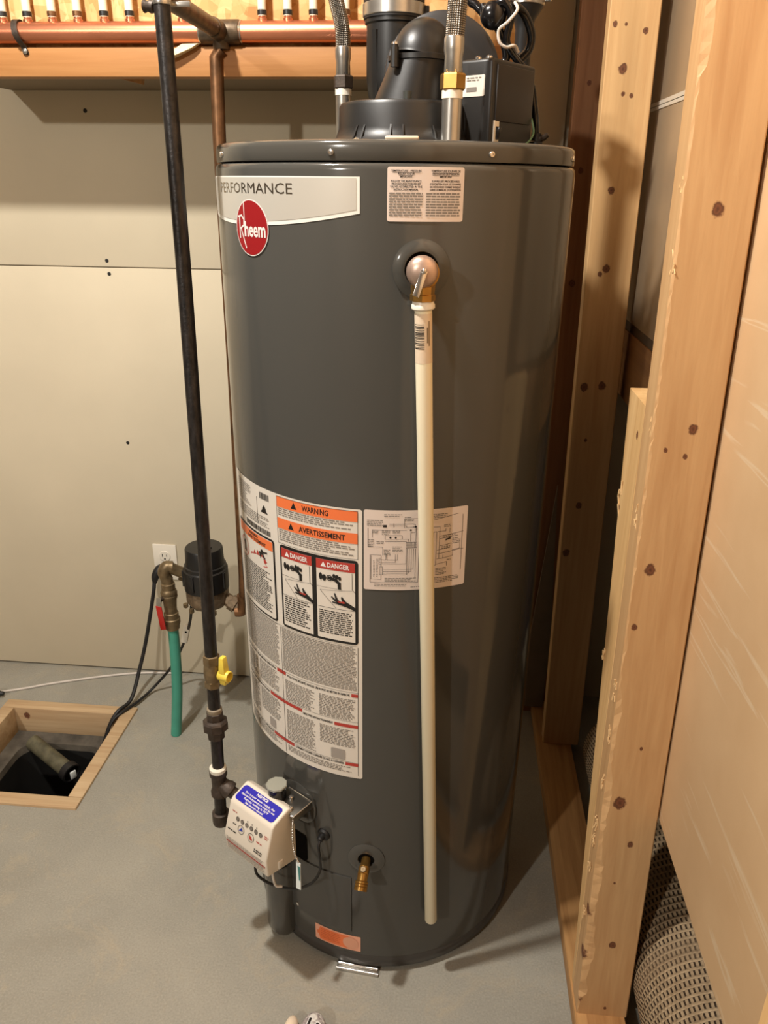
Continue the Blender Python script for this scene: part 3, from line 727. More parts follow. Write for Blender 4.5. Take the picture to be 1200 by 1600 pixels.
# dark opening above the panel
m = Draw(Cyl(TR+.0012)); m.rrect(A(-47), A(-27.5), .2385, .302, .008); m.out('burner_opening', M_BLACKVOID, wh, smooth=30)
gr = MB().lathe([(.0125, -.001), (.0125, .003), (.010, .006), (.006, .007), (.006, .016), (.004, .018), (0, .018)], tp(-19.6, .3262), nrm(-19.6), 20).out('cable_grommet', M_RUBBER, wh)
P0 = tp(-19.6, .3262, TR+.014)
MB().tube(cr([P0, tp(-19.2, .318, TR+.024), tp(-18.6, .295, TR+.026), tp(-18.8, .262, TR+.026), tp(-21.5, .232, TR+.032), tp(-27, .212, TR+.044), tp(-33, .212, TR+.060), tp(-37, .228, TR+.075), tp(-38, .25, TR+.08), tp(-37, .29, TR+.075)], 8), .0026, 8).out('sensor_cable', M_RUBBER, wh)
# --- collars
def collar(az, z, r0, r1, name, cz=.004):
    return MB().lathe([(r0, .0006), (r0+.001, cz), (r0+.006, cz+.0004), (r1-.004, .0022), (r1, .0008), (r1, -.002), (r0, -.002)], tp(az, z), nrm(az), 48).out(name, M_TANK, wh, smooth=50)
collar(11.9, 1.3170, .0215, .0375, 'valve_collar', .006); collar(-31.5, .3755, .020, .0440, 'valve_collar'); collar(-2.6, .2915, .0145, .0335, 'valve_collar')
for az, z, r in ((11.9, 1.317, .022), (-31.5, .3755, .0205), (-2.6, .2915, .015)):
    MB().lathe([(r, -.002), (r, .0012), (0, .0012)], tp(az, z), nrm(az), 30).out('collar_opening', M_BLACKVOID, wh)
# --- drain valve
q0 = tp(-2.6, .2915); ax = (nrm(-4)+Vector((0, 0, -.10))).normalized()
dv = MB().lathe([(.0085, 0), (.0085, .018), (.0100, .020), (.0100, .034), (.0092, .036)], q0, ax, 20)
e = q0+ax*.030; dn = (Vector((-.10, -.72, -.66))).normalized()
dv.lathe([(.0085, -.012), (.0095, -.004), (.0095, .012), (.0118, .014), (.0118, .0165), (.0108, .0175), (.0118, .0185), (.0118, .021), (.0108, .022), (.0118, .023), (.0118, .029), (.0074, .029), (.0074, .014), (0, .014)], e, dn, 24)
dv = dv.out('drain_valve', M_BRASS, wh, smooth=40)
MB().lathe([(.0055, -.002), (.0055, .004), (.0044, .005), (.0012, .005), (.0012, .0035), (0, .0035)], e+Vector((0, -.001, .009)), Vector((0, -.5, .85)), 14).out('slotted_stem', M_BRASSDK, dv)

# --- temperature-pressure relief valve (screwed into the tank)
v0 = tp(11.9, 1.317)
VD = Vector((.02, -1, -.02)).normalized()
rv = MB().lathe([(.0145, -.004), (.0145, .016), (.019, .018), (.0198, .030), (.0192, .046), (.0150, .050)], v0, nrm(11.9)*.6+VD*.4, 28)
vc = v0+(nrm(11.9)*.6+VD*.4).normalized()*.034
rv.lathe([(.0150, -.004), (.0158, .012), (.0150, .026), (.0162, .027), (.0162, .0345), (.012, .0345)], vc, Vector((.0, .01, -1)), 8)
rv = rv.out('relief_valve', M_BRASS, wh, smooth=40)
cap0 = vc+Vector((-.001, -.011, .002))
MB().lathe([(.0195, -.002), (.0200, .003), (.0185, .009), (.0140, .0135), (.0070, .0155), (0, .016)], cap0, VD, 28).out('valve_bonnet', pm('bonnet_metal', (190, 164, 148), .38, .7, .15, 60), rv, smooth=50)
lv0 = cap0+VD*.0165+Vector((.003, 0, .003)); lv1 = lv0+Vector((-.0095, -.007, -.0300)); dl = (lv1-lv0).normalized()
u = dl.cross(VD).normalized(); w = u.cross(dl)
mL = MB()
def bar(m, a, b_, hw, th):
    m.hull([a-u*hw-w*th, a+u*hw-w*th, a+u*hw+w*th, a-u*hw+w*th], [b_-u*hw-w*th, b_+u*hw-w*th, b_+u*hw+w*th, b_-u*hw+w*th])
bar(mL, lv0, lv1, .0042, .0009); lev = mL.out('test_lever', M_CHROME, rv, bevel=.0004)
MB().sphere(lv0+VD*.002, .0034, 12, 8).out('lever_pin', M_CHROME, rv)
mL = MB().lathe([(.0024, 0), (.0024, .0013), (0, .0014)], lv0+dl*.021-w*.0012, -w, 12); mL.out('lever_rivet', M_BRASSDK, rv)

# ------------------------------------------------------------------ discharge pipe
pa = Vector((vc.x+.0005, vc.y+.001, vc.z-.031)); pb = Vector((.006, 1.050, .146)); dirp = (pb-pa).normalized()
dp = thing('discharge_pipe', pb, 'long cream plastic pipe hanging down the front of the grey water heater', 'pipe')
MB().lathe([(.0112, .008), (.0112, (pb-pa).length-.001), (.0104, (pb-pa).length), (.0088, (pb-pa).length), (.0088, (pb-pa).length-.03), (0, (pb-pa).length-.03)], pa, dirp, 28).out('pipe', M_CPVC, dp, smooth=50)
MB().lathe([(.0140, 0), (.0140, .007), (.0152, .0085), (.0152, .013), (.0128, .015)], pa, dirp, 24).out('threaded_adapter', M_WHITEP, dp, smooth=40)
u_, v_, d_ = frame(dirp)
def sleeve(name, mat, r, a0, a1, s0, s1, parent, n=14, m=None):
    m = m or MB(); vs = []
    for i in range(n+1):
        a = radians(a0+(a1-a0)*i/n); q = Vector((sin(a), -cos(a), 0)); q = (q-d_*q.dot(d_)).normalized()*r
        vs += [pa+d_*s0+q, pa+d_*s1+q]
    m.add(vs, [(2*i, 2*i+2, 2*i+3, 2*i+1) for i in range(n)])
    return m
st = sleeve('', None, .01145, -100, 100, .019, .083, None).out('barcode_sticker', M_CPVCLAB, dp, smooth=30)
m = MB(); r7 = random.Random(3); s_ = .032
while s_ < .064:
    w7 = r7.choice((.0006, .0009, .0014)); sleeve('', None, .0117, -66, 8, s_, s_+w7, None, 8, m); s_ += w7+r7.choice((.0008, .0012, .0018))
m.out('barcode', M_INK, st, smooth=30)
m = sleeve('', None, .0117, 26, 33, .036, .056, None, 3); sleeve('', None, .0117, 38, 44, .028, .060, None, 3, m); m.out('small_print', M_BRASSDK, st, smooth=0)

# ------------------------------------------------------------------ gas control valve
GA = -34.0; gn, gt = nrm(GA), tng(GA); Z = Vector((0, 0, 1)); T0 = Vector((TX, TY, 0))
def G(t, dd, z): return T0+gn*dd+gt*t+Z*z
gc = thing('gas_control_valve', G(0, .34, .29), 'cream gas control box with blue notice sticker mounted low on the water heater', 'gas valve')
prof = [(.312, .287), (.383, .300), (.3855, .338), (.3665, .3985), (.361, .4035), (.326, .4150), (.312, .405)]
m = MB(); m.hull([G(-.066, a, z) for a, z in prof], [G(.044, a, z) for a, z in prof])
box = m.out('control_housing', M_CREAM, gc, bevel=.0035, segs=3)
top = Plane(G(-.066, .3625, .4035), gt, (gn*(.326-.361)+Z*.0115).normalized(), .0006)
Draw(top).rrect(.006, .104, .001, .0315, .006).out('notice_sticker', M_BLUE, box, smooth=0)
top2 = Plane(G(-.066, .3625, .4035), gt, (gn*(.326-.361)+Z*.0115).normalized(), .0010)
d = Draw(top2); d.text('NOTICE', .055, .0248, .0048, .028, 'C', .03)
for k, tx in enumerate(('For proper water supply, the', 'desired temperature must be set.', 'Factory setting is 70°F', 'See owners manual')): d.text(tx, .055, .0187-.0053*k, .0036, min(.088, len(tx)*.00265), 'C', .02)
d.out('notice_lettering', M_WHITEINK, box, smooth=0)
fu = (gn*(.3665-.3855)+Z*.0605).normalized(); fo = G(-.066, .3855, .338)
f1, f2 = Plane(fo, gt, fu, .0006), Plane(fo, gt, fu, .0010)
d = Draw(f1)
for k in range(6): d.disc(.028+.0118*k, .040, .0036, 16)
d.out('indicator_light', pm('indicator_grey', (120, 112, 104), .3), box, smooth=0)
d = Draw(f2)
for k in range(6): d.ring(.028+.0118*k, .040, .0034, .0042, 18)
d.ring(.040, .0250, .0072, .0080, 24); d.ring(.066, .0235, .0072, .0080, 24)
for k in range(3): d.disc(.052+.0118*k, .0475, .0011, 8)
d.out('dial_outline', M_INK, box, smooth=0)
Draw(f2).poly([(.035, .0215), (.045, .0235), (.041, .0300)]).out('blue_arrow', pm('arrow_blue', (40, 60, 150), .4), box, smooth=0)
Draw(f2).poly([(.061, .0270), (.066, .0255), (.071, .0205), (.066, .0190), (.0625, .0215)]).out('red_arrow', M_RED, box, smooth=0)
d = Draw(f2); d.fine(.012, .024, .0505, .044, .0036, .45, 81, .2); d.fine(.096, .106, .0440, .0360, .0036, .45, 82, .2); d.fine(.080, .096, .0250, .0180, .0040, .45, 83, .2); d.out('red_print', M_RED, box, smooth=0, kind='stuff')
d = Draw(f2); d.fine(.018, .030, .0285, .022, .0036, .45, 84, .2); d.fine(.008, .030, .0140, .008, .0040, .5, 85, .1); d.fine(.078, .100, .0100, .0020, .0040, .5, 86, .1); d.out('fine_print', M_INK, box, smooth=0, kind='stuff')
lu = (gn*(.3855-.383)+Z*.038).normalized(); lo = G(-.066, .383, .300); l1 = Plane(lo, gt, lu, .0007)
Draw(l1).rect(.004, .106, .0210, .0245).out('red_stripe', M_RED, box, smooth=0)
d = Draw(l1); d.fine(.006, .104, .0345, .0255, .0030, .45, 87, .05); d.fine(.006, .104, .0195, .0040, .0030, .45, 88, .1); d.out('fine_print', M_FINE2, box, smooth=0, kind='stuff')
# side catch, gas body, knob, bracket, chain and tag
MB().box(G(.0445, .352, .308), (.012, .003, .016), Matrix((gn, gt, Z)).transposed()).out('side_catch', M_CREAM, box, bevel=.0008)
MB().lathe([(.019, 0), (.019, .012), (.024, .013), (.024, .030), (.019, .031)], tp(-31.5, .3755, TR-.002), nrm(-31.5), 24).out('valve_spigot', M_STEEL, gc)
MB().box(G(-.012, .302, .372), (.030, .070, .060), Matrix((gn, gt, Z)).transposed()).out('gas_body', pm('cast_aluminium', (120, 118, 112), .45, .6, .2, 60), gc, bevel=.004)
kb = MB().lathe([(.0165, 0), (.0165, .028), (.0150, .030)], G(-.002, .311, .399), (0, 0, 1), 30).out('control_knob', M_BLACKG, gc)
MB().lathe([(.0185, 0), (.0195, .001), (.0195, .004), (.0180, .0055), (0, .0058)], G(-.002, .311, .4285), (-.02, .05, 1), 9).out('knob_cap', M_GREYTAPE, kb, smooth=20)
Rg = Matrix((gn, gt, Z)).transposed()
MB().box(G(.026, .304, .4035), (.046, .058, .0016), Rg).box(G(.0545, .304, .396), (.046, .0016, .016), Rg).out('mounting_bracket', pm('bracket_steel', (112, 110, 104), .28, .85), gc, bevel=.0005)
MB().tube([G(-.002, .2815, .4046), G(.0550, .2815, .4046), G(.0556, .327, .4040), G(.050, .329, .4040)], .0013, 8).out('bracket_rim', M_CHROME, gc)
for t0, d0 in ((.022, .300), (.040, .318)):
    MB().lathe([(.0046, 0), (.0046, .006), (.0030, .0075), (0, .0078)], G(t0, d0, .4045), (0, 0, 1), 14).out('bracket_screw', M_CHROME, gc)
ch = cr([G(.052, .325, .398), G(.056, .332, .378), G(.060, .336, .355), G(.066, .338, .335), G(.072, .336, .318)], 5); m = MB()
for p in ch: m.sphere(p, .0023, 8, 6)
m.out('bead_chain', M_CHROME, gc)
m = MB(); a = G(.072, .336, .318); m.hull([a+gt*-.004, a+gt*.006, a+gt*.006+gn*.0012, a+gt*-.004+gn*.0012], [a+gt*.004-Z*.050+gn*.010, a+gt*.015-Z*.047+gn*.010, a+gt*.015-Z*.047+gn*.0112, a+gt*.004-Z*.050+gn*.0112])
tg = m.out('hanging_tag', M_TAG, gc, smooth=0)
m = MB(); a = a+gn*.0016; m.hull([a+gt*.001-Z*.006+gn*.001, a+gt*.007-Z*.006+gn*.001, a+gt*.007-Z*.006+gn*.0016, a+gt*.001-Z*.006+gn*.0016], [a+gt*.009-Z*.030+gn*.0065, a+gt*.0115-Z*.030+gn*.0065, a+gt*.0115-Z*.030+gn*.0070, a+gt*.009-Z*.030+gn*.0070]); m.out('tag_print', M_TAGTEAL, tg, smooth=0)
MB().tube(cr([G(.020, .35, .294), G(.020, .352, .270), G(.024, .350, .240), G(.03, .34, .232)], 6), .0024, 8).out('white_lead', M_TIE, gc)

# ------------------------------------------------------------------ black iron gas pipe
gp = thing('gas_pipe', (-.392, 1.08, .32), 'black iron gas pipe with yellow shut-off valve left of the water heater', 'gas pipe')
def on(z):       # centre line of the riser, slightly out of plumb
    pts = [(1.633, -.392, 1.14), (1.321, -.390, 1.13), (.905, -.3855, 1.10), (.669, -.387, 1.09), (.553, -.388, 1.085), (.459, -.388, 1.08), (.331, -.392, 1.08)]
    if z >= pts[0][0]: a, b_ = pts[0], pts[1]
    elif z <= pts[-1][0]: a, b_ = pts[-2], pts[-1]
    else:
        for a, b_ in zip(pts, pts[1:]):
            if a[0] >= z >= b_[0]: break
    t = (z-a[0])/(b_[0]-a[0]); return Vector((a[1]+(b_[1]-a[1])*t, a[2]+(b_[2]-a[2])*t, z))
R_G = .0107
MB().tube([on(z) for z in (2.85, 2.0, 1.633, 1.45, 1.321, 1.1, .905, .76, .668)], R_G, 24).out('riser_pipe', M_IRON, gp, smooth=50)
MB().tube([on(z) for z in (.63, .58, .545)], R_G, 24).out('pipe_nipple', M_IRON, gp, smooth=50)
MB().tube([on(z) for z in (.53, .48, .435)], R_G, 24).out('pipe_nipple', M_IRON, gp, smooth=50)
MB().tube([on(z) for z in (.40, .36, .338)], R_G, 24).out('drip_leg', M_IRON, gp, smooth=50)
def axisat(z): return (on(z+.02)-on(z-.02)).normalized()
# ball valve: brass body and yellow tee handle
z = .645
vb = MB().lathe([(.0125, -.030), (.0140, -.029), (.0140, -.017), (.0125, -.016)], on(z), axisat(z), 6).lathe([(.0125, -.017), (.0138, -.010), (.0145, 0), (.0138, .010), (.0125, .017)], on(z), axisat(z), 24).lathe([(.0125, .016), (.0142, .017), (.0142, .032), (.0125, .033)], on(z), axisat(z), 6).out('ball_valve', M_BRASSDK, gp, smooth=30)
hd = Vector((.93, -.36, 0)).normalized(); hc = on(z)+hd*.012
MB().cyl(hc, hc+hd*.012, .005, 12).out('valve_stem', M_BRASS, vb)
hy = MB().lathe([(.0085, 0), (.0100, .001), (.0100, .021), (.0080, .0212), (.0078, .0125), (0, .0125)], hc+hd*.004, hd, 24)
hs_ = hd.cross(Z).normalized(); cc = hc+hd*.013
hy.hull([cc+hs_*a+hd*b_+Z*.004 for a, b_ in ((-.0075, -.006), (.0075, -.006), (.0075, .007), (-.0075, .007))], [cc+hs_*a+hd*b_+Z*.037 for a, b_ in ((-.0055, -.004), (.0055, -.004), (.0055, .004), (-.0055, .004))])
hy.hull([cc+hs_*a+hd*b_-Z*.016 for a, b_ in ((-.006, -.005), (.006, -.005), (.006, .006), (-.006, .006))], [cc+hs_*a+hd*b_-Z*.004 for a, b_ in ((-.0070, -.006), (.0070, -.006), (.0070, .006), (-.0070, .006))])
hy.out('yellow_handle', M_YELLOW, vb, bevel=.0012)
# union
z = .537
MB().lathe([(.0150, -.026), (.0155, -.024), (.0155, -.012), (.0190, -.009), (.0225, -.007), (.0225, .007), (.0200, .010), (.0150, .012), (.0150, .026), (.0135, .027)], on(z), axisat(z), 8).out('pipe_union', M_FITTING, gp, smooth=20)
MB().lathe([(.0118, .024), (.0132, .026), (.0132, .034), (.0112, .036)], on(z), axisat(z), 20).out('thread_sealant', M_DOPE, gp)
# tee, cap, branch
zt = .412; ct = on(zt)
te = MB().lathe([(.0142, -.028), (.0160, -.027), (.0160, -.018), (.0135, -.015), (.0135, .015), (.0160, .018), (.0160, .027), (.0142, .028)], ct, (0, 0, 1), 24)
bd = (G(-.062, .342, .382)-ct); bl = bd.length; bd.normalize()
te.lathe([(.0120, 0), (.0135, .014), (.0160, .018), (.0160, .027), (.0142, .028)], ct, bd, 24).out('pipe_tee', M_FITTING, gp, smooth=40)
MB().lathe([(.0130, .026), (.0150, .027), (.0152, .034), (.0115, .037)], ct, (0, 0, 1), 20).out('thread_sealant', pm('white_sealant', (226, 222, 206), .35, 0, .1, 120), gp)
MB().cyl(ct+bd*.022, ct+bd*(bl+.004), .0108, 20).out('branch_nipple', M_FITTING, gp)
MB().lathe([(.0130, .030), (.0155, .029), (.0160, .010), (.0150, .004), (.0100, .0), (0, -.001)], (on(.33).x, on(.33).y, .312), (0, 0, 1), 20).out('drip_cap', M_FITTING, gp, smooth=40)
# clamp around the riser near the top
MB().box(on(1.630)+Vector((.014, .010, 0)), (.040, .003, .006)).lathe([(.0108, -.003), (.0116, -.003), (.0116, .003), (.0108, .003)], on(1.630), (0, 0, 1), 20).out('pipe_strap', M_STEEL, gp, bevel=.0004)
MB().lathe([(.007, 0), (.008, .004), (.006, .010), (.008, .014), (0, .016)], on(1.626)+Vector((-.012, .004, 0)), (-1, .2, .1), 12).out('strap_bolt', M_FITTING, gp)

# ------------------------------------------------------------------ manifold board, copper, PEX
mbd = thing('manifold_board', (-.5, WY-.05, 1.614), 'strand board panel with pine ledger carrying the copper manifold along the back wall', 'board')
HY, HX0, HX1 = 1.710, -1.060, .104
MB().bx(HX0, HX1, HY+.024, HY+.036, 1.6625, 2.84).out('strand_board', M_OSB, mbd, smooth=0)
MB().bx(HX0, HX1, HY, HY+.038, 1.610, 1.662).out('ledger_board', M_LEDGER, mbd, bevel=.0015)
MB().bx(HX0, HX1, HY+.0385, WY-.0005, 1.612, 1.624).out('soffit_board', M_SOFFIT, mbd, smooth=0)
for x in (HX0+.006, HX1-.006): MB().bx(x-.006, x+.006, HY+.0385, WY-.0005, 1.625, 2.84).out('end_board', M_WALL, mbd, smooth=0)
MB().add([(-.705, 1.757, 1.6115), (-.66, 1.757, 1.6115), (-.662, 1.757, 1.602), (-.705, 1.772, 1.6115), (-.66, 1.772, 1.6115), (-.662, 1.772, 1.602)], [(0, 2, 1), (3, 4, 5), (0, 1, 4, 3), (1, 2, 5, 4), (2, 0, 3, 5)]).out('split_wedge', M_PLATE, mbd, smooth=0)
MZ, MY, MR = 1.686, 1.710, .0190
cm = thing('copper_manifold', (-.6, MY, MZ), 'thick shiny copper pipe manifold running along the strand board', 'copper pipe')
MB().cyl((-1.05, MY, MZ), (-.502, MY, MZ), MR, 28).out('manifold_pipe', M_COPPER, cm, smooth=50)
MB().cyl((-.440, MY, MZ), (-.02, MY, MZ), MR, 28).out('manifold_pipe', M_COPPER, cm, smooth=50)
xt = -.476
MB().lathe([(.0198, -.039), (.0212, -.037), (.0212, .037), (.0198, .039)], (xt, MY, MZ), (1, 0, 0), 28).lathe([(.0165, 0), (.0165, .028), (.0152, .030)], (xt, MY, MZ), (0, 0, -1), 24).lathe([(.0175, 0), (.0175, .055), (.0160, .057)], (xt, MY, MZ), (0, -1, 0), 24).out('manifold_tee', M_SOLDER, cm, smooth=40)
for s_ in (-.0410, .0400): MB().lathe([(.0201, 0), (.0205, .001), (.0198, .003)], (xt+s_, MY, MZ), (1, 0, 0), 24).out('solder_ring', M_STEEL, cm)
PXS = [round(x*.9204, 4) for x in (-.991, -.936, -.881, -.825, -.767, -.711, -.598, -.427, -.373, -.319, -.252, -.197)]
for x in PXS:
    MB().lathe([(.0090, .015), (.0090, .022), (.0070, .024), (.0070, .039), (.0062, .040)], (x, MY, MZ), (0, 0, 1), 18).out('outlet_stub', M_COPPER, cm, smooth=40)
hg = cr([(-.885, MY+.026, MZ+.006), (-.885, MY+.011, MZ+.0218), (-.884, MY-.011, MZ+.0180), (-.881, MY-.0218, MZ), (-.878, MY-.016, MZ-.0145), (-.875, MY-.006, MZ-.024), (-.874, MY-.0016, MZ-.036)], 6)
m = MB(); vs = []
for p in hg:
    n_ = Vector((0, p.y-MY, p.z-MZ)).normalized()
    vs += [p-Vector((.006, 0, 0)), p+Vector((.006, 0, 0)), p+Vector((.006, 0, 0))+n_*.0014, p-Vector((.006, 0, 0))+n_*.0014]
K = len(hg)
m.add(vs, [(4*i+j, 4*i+4+j, 4*i+4+(j+1) % 4, 4*i+(j+1) % 4) for i in range(K-1) for j in range(4)]+[(0, 1, 2, 3), (4*K-1, 4*K-2, 4*K-3, 4*K-4)])
st = m.out('pipe_strap', M_FITTING, cm, smooth=40)
MB().lathe([(.005, 0), (.005, .003), (.003, .004), (0, .004)], (-.874, MY-.003, MZ-.032), (0, -1, -.1), 12).out('strap_screw', M_STEEL, st)
ORD = ('first', 'second', 'third', 'fourth', 'fifth', 'sixth', 'seventh', 'eighth', 'ninth', 'tenth', 'eleventh', 'twelfth')
for i, x in enumerate(PXS):
    top = (x+random.Random(i).uniform(-.006, .006), MY+.006, 2.84)
    lb = '%s white plastic water tube from the left rising off the copper manifold' % ORD[i]
    if i == 6: lb = 'white plastic water tube just right of the black gas pipe on the copper manifold'
    if i == 7: lb = 'white plastic water tube, first to the right of the soldered manifold tee'
    pt = thing('water_tube', (x, MY, MZ+.028), lb, 'tube', 'white tubes on the copper manifold')
    MB().tube([(x, MY, MZ+.026), (x, MY, 1.80), ((x+top[0])/2, MY+.002, 2.1), top], .0080, 16).out('tube', M_PEX, pt, smooth=50)
    MB().lathe([(.0083, 0), (.0091, .0006), (.0091, .0080), (.0083, .0086)], (x, MY, MZ+.0275), (0, 0, 1), 20).out('crimp_ring', M_COPPERDK if i in (2, 3, 10) else M_BLACKP, pt)
cp = thing('copper_supply_pipe', (-.509, MY, .40), 'aged copper pipe dropping from the manifold tee behind the water heater', 'copper pipe')
MB().tube([(xt, MY, MZ-.030), (-.488, MY, 1.643), (-.4924, MY, 1.502), (-.4955, MY, .987), (-.5025, MY, .4995), (-.506, MY, .43)], .0136, 22).out('drop_pipe', M_COPPERDK, cp, smooth=50)
MB().tube([(xt, MY-.057, MZ), (xt, 1.4, MZ), (xt, 1.0, MZ+.01)], .0152, 22).out('branch_pipe', M_SOLDER, cp, smooth=50)
MB().tube(cr([(-.509, MY, .445), (-.509, MY, .412), (-.516, MY, .398), (-.530, MY, .396)], 5), .0152, 18).out('elbow', M_COPPERDK, cp)
m = MB()
m.hull([(-.598, 1.7095, 1.632), (-.590, 1.7095, 1.645), (-.552, 1.7095, 1.667), (-.515, 1.7095, 1.668), (-.530, 1.7095, 1.659), (-.562, 1.7095, 1.645)], [(-.595, 1.690, 1.634), (-.588, 1.692, 1.643), (-.552, 1.697, 1.664), (-.520, 1.697, 1.665), (-.533, 1.694, 1.657), (-.564, 1.690, 1.645)])
tag(m.out('insulation_scrap', M_SCRAP, smooth=20), 'pale ragged scrap of insulation tucked under the copper manifold by the gas pipe', 'scrap')

# ------------------------------------------------------------------ flexible connectors
def connector(label, x, y, zt, pts, nutmat):
    t = thing('flexible_connector', (x, y, 1.4695), label, 'water connector', 'braided connectors on top of the heater')
    MB().lathe([(.0133, 0), (.0133, zt-1.4695), (.0120, zt-1.4690)], (x, y, 1.4695), (0, 0, 1), 24).out('steel_nipple', M_STEEL, t, smooth=50)
    MB().lathe([(.0128, -.010), (.0140, -.0095), (.0140, 0), (.012, .001)], (x, y, zt), (0, 0, 1), 24).out('thread_tape', M_WHITEP, t)
    MB().lathe([(.0155, 0), (.0172, .002), (.0172, .018), (.0160, .020), (.0125, .021), (.0125, .024)], (x, y, zt), (0, 0, 1), 6, .3).out('swivel_nut', nutmat, t, smooth=20)
    MB().lathe([(.0112, .020), (.0122, .022), (.0118, .040), (.0132, .046), (.0132, .060), (.0125, .062)], (x, y, zt), (0, 0, 1), 24).out('ferrule', M_STEEL, t, smooth=40)
    MB().tube(cr([(x, y, zt+.055)]+pts, 10), .0125, 20, uv=True).out('braided_hose', M_BRAID, t, smooth=60)
connector('braided steel connector with dark nut at the left of the heater top', -.2055, 1.48, 1.566, [(-.2065, 1.48, 1.655), (-.218, 1.485, 1.70), (-.238, 1.49, 1.78), (-.245, 1.5, 1.95), (-.24, 1.52, 2.84)], M_FITTING)
connector('braided steel connector with yellow brass nut in front of the blower', -.0165, 1.17, 1.5335, [(-.0155, 1.17, 1.610), (-.0135, 1.17, 1.65), (-.010, 1.175, 1.75), (-.01, 1.19, 1.95), (-.01, 1.22, 2.84)], M_BRASS)

# ------------------------------------------------------------------ power-vent blower
TZ = 1.4695
vb = thing('vent_blower', (-.085, 1.27, TZ), 'black plastic power vent blower assembly sitting on top of the water heater', 'blower')
bc = Vector((-.088, 1.262, TZ))
base = MB().lathe([(.108, 0), (.108, .003), (.098, .010), (.0935, .022), (.0925, .050), (.0900, .0540), (.0850, .0555), (.02, .0555)], bc, (0, 0, 1), 48).out('blower_base', M_BLACKP, vb, smooth=40)
for az in (-38, -30, -6, 4, 30):
    a = radians(az); n0 = Vector((sin(a), -cos(a), 0)); tt_ = Vector((cos(a), sin(a), 0)); p = bc+n0*.090
    MB().hull([p+tt_*-.0012, p+tt_*.0012, p+n0*.017+tt_*.0012, p+n0*.017+tt_*-.0012], [p+tt_*-.0012+Z*.024, p+tt_*.0012+Z*.024, p+n0*.004+tt_*.0012+Z*.024, p+n0*.004+tt_*-.0012+Z*.024]).out('base_rib', M_BLACKP, base, smooth=0)
for az in (-34, 0): 
    a = radians(az); MB().lathe([(.005, 0), (.005, .003), (.003, .0045), (0, .0045)], bc+Vector((sin(a)*.102, -cos(a)*.102, .003)), (0, 0, 1), 12).out('base_screw', M_CHROME, base)
# oblique transition cone and elbow
m = MB()
secs = [(Vector((-.082, 1.262, TZ+.052)), .0520, .052), (Vector((-.074, 1.262, TZ+.085)), .0440, .046), (Vector((-.066, 1.262, TZ+.112)), .0400, .042)]
vs = []; nn = 32
for c_, rx, ry in secs: vs += [c_+Vector((rx*cos(2*pi*i/nn), ry*sin(2*pi*i/nn), 0)) for i in range(nn)]
m.add(vs, [(j*nn+i, j*nn+(i+1) % nn, (j+1)*nn+(i+1) % nn, (j+1)*nn+i) for j in range(2) for i in range(nn)])
m.out('transition_cone', M_BLACKP, vb, smooth=50)
MB().lathe([(.0415, 0), (.0445, .001), (.0445, .0070), (.0410, .0080)], (-.066, 1.262, TZ+.108), (0, 0, 1), 32).out('elbow_flange', M_BLACKP, vb, smooth=40)
el = [Vector((-.066, 1.262, TZ+.112)), Vector((-.064, 1.264, TZ+.122)), Vector((-.060, 1.275, TZ+.128)), Vector((-.056, 1.30, TZ+.128)), Vector((-.052, 1.33, TZ+.124))]
MB().tube(cr(el, 6), [.0395-.004*i/24 for i in range(25)], 28).out('blower_elbow', M_BLACKP, vb, smooth=60)
MB().lathe([(.0365, 0), (.0415, .001), (.0415, .0060), (.0365, .007)], (-.056, 1.302, TZ+.125), (.12, 1, -.1), 32).out('elbow_rim', M_BLACKP, vb, smooth=40)
MB().cyl((-.098, 1.222, TZ+.098), (-.098, 1.222, TZ+.122), .0060, 10).cyl((-.098, 1.222, TZ+.122), (-.098, 1.222, TZ+.125), .0045, 10).out('bolt_boss', M_BLACKP, vb)
MB().lathe([(.0048, 0), (.0040, .003), (0, .0035)], (-.098, 1.222, TZ+.125), (0, 0, 1), 10).out('flange_screw', M_CHROME, vb)
MB().lathe([(.0050, 0), (.0062, .012), (.0045, .012), (.004, .002), (0, .002)], (-.077, 1.185, TZ+.053), (0, 0, 1), 12).out('test_port', pm('port_grey', (60, 62, 58), .4), vb)
# volute housing with motor behind
vo = Vector((-.035, 1.342, TZ+.100))
MB().lathe([(.03, 0), (.080, 0), (.0865, .004), (.0880, .010), (.0880, .048), (.0860, .054), (.04, .056)], vo, (-.08, 1, 0), 48).out('volute_housing', pm('volute_charcoal', (40, 39, 39), .45, 0, .1, 20, .06, 150), vb, smooth=40)
MB().lathe([(.060, .05), (.060, .10), (.05, .112), (.0, .113)], vo, (-.08, 1, 0), 32).out('blower_motor', M_BLACKP, vb, smooth=40)
MB().hull([(-.125, 1.36, TZ+.001), (-.02, 1.36, TZ+.001), (-.02, 1.40, TZ+.001), (-.125, 1.40, TZ+.001)], [(-.115, 1.36, TZ+.06), (-.0, 1.36, TZ+.06), (-.0, 1.40, TZ+.06), (-.115, 1.40, TZ+.06)]).out('volute_foot', M_BLACKP, vb, bevel=.003)
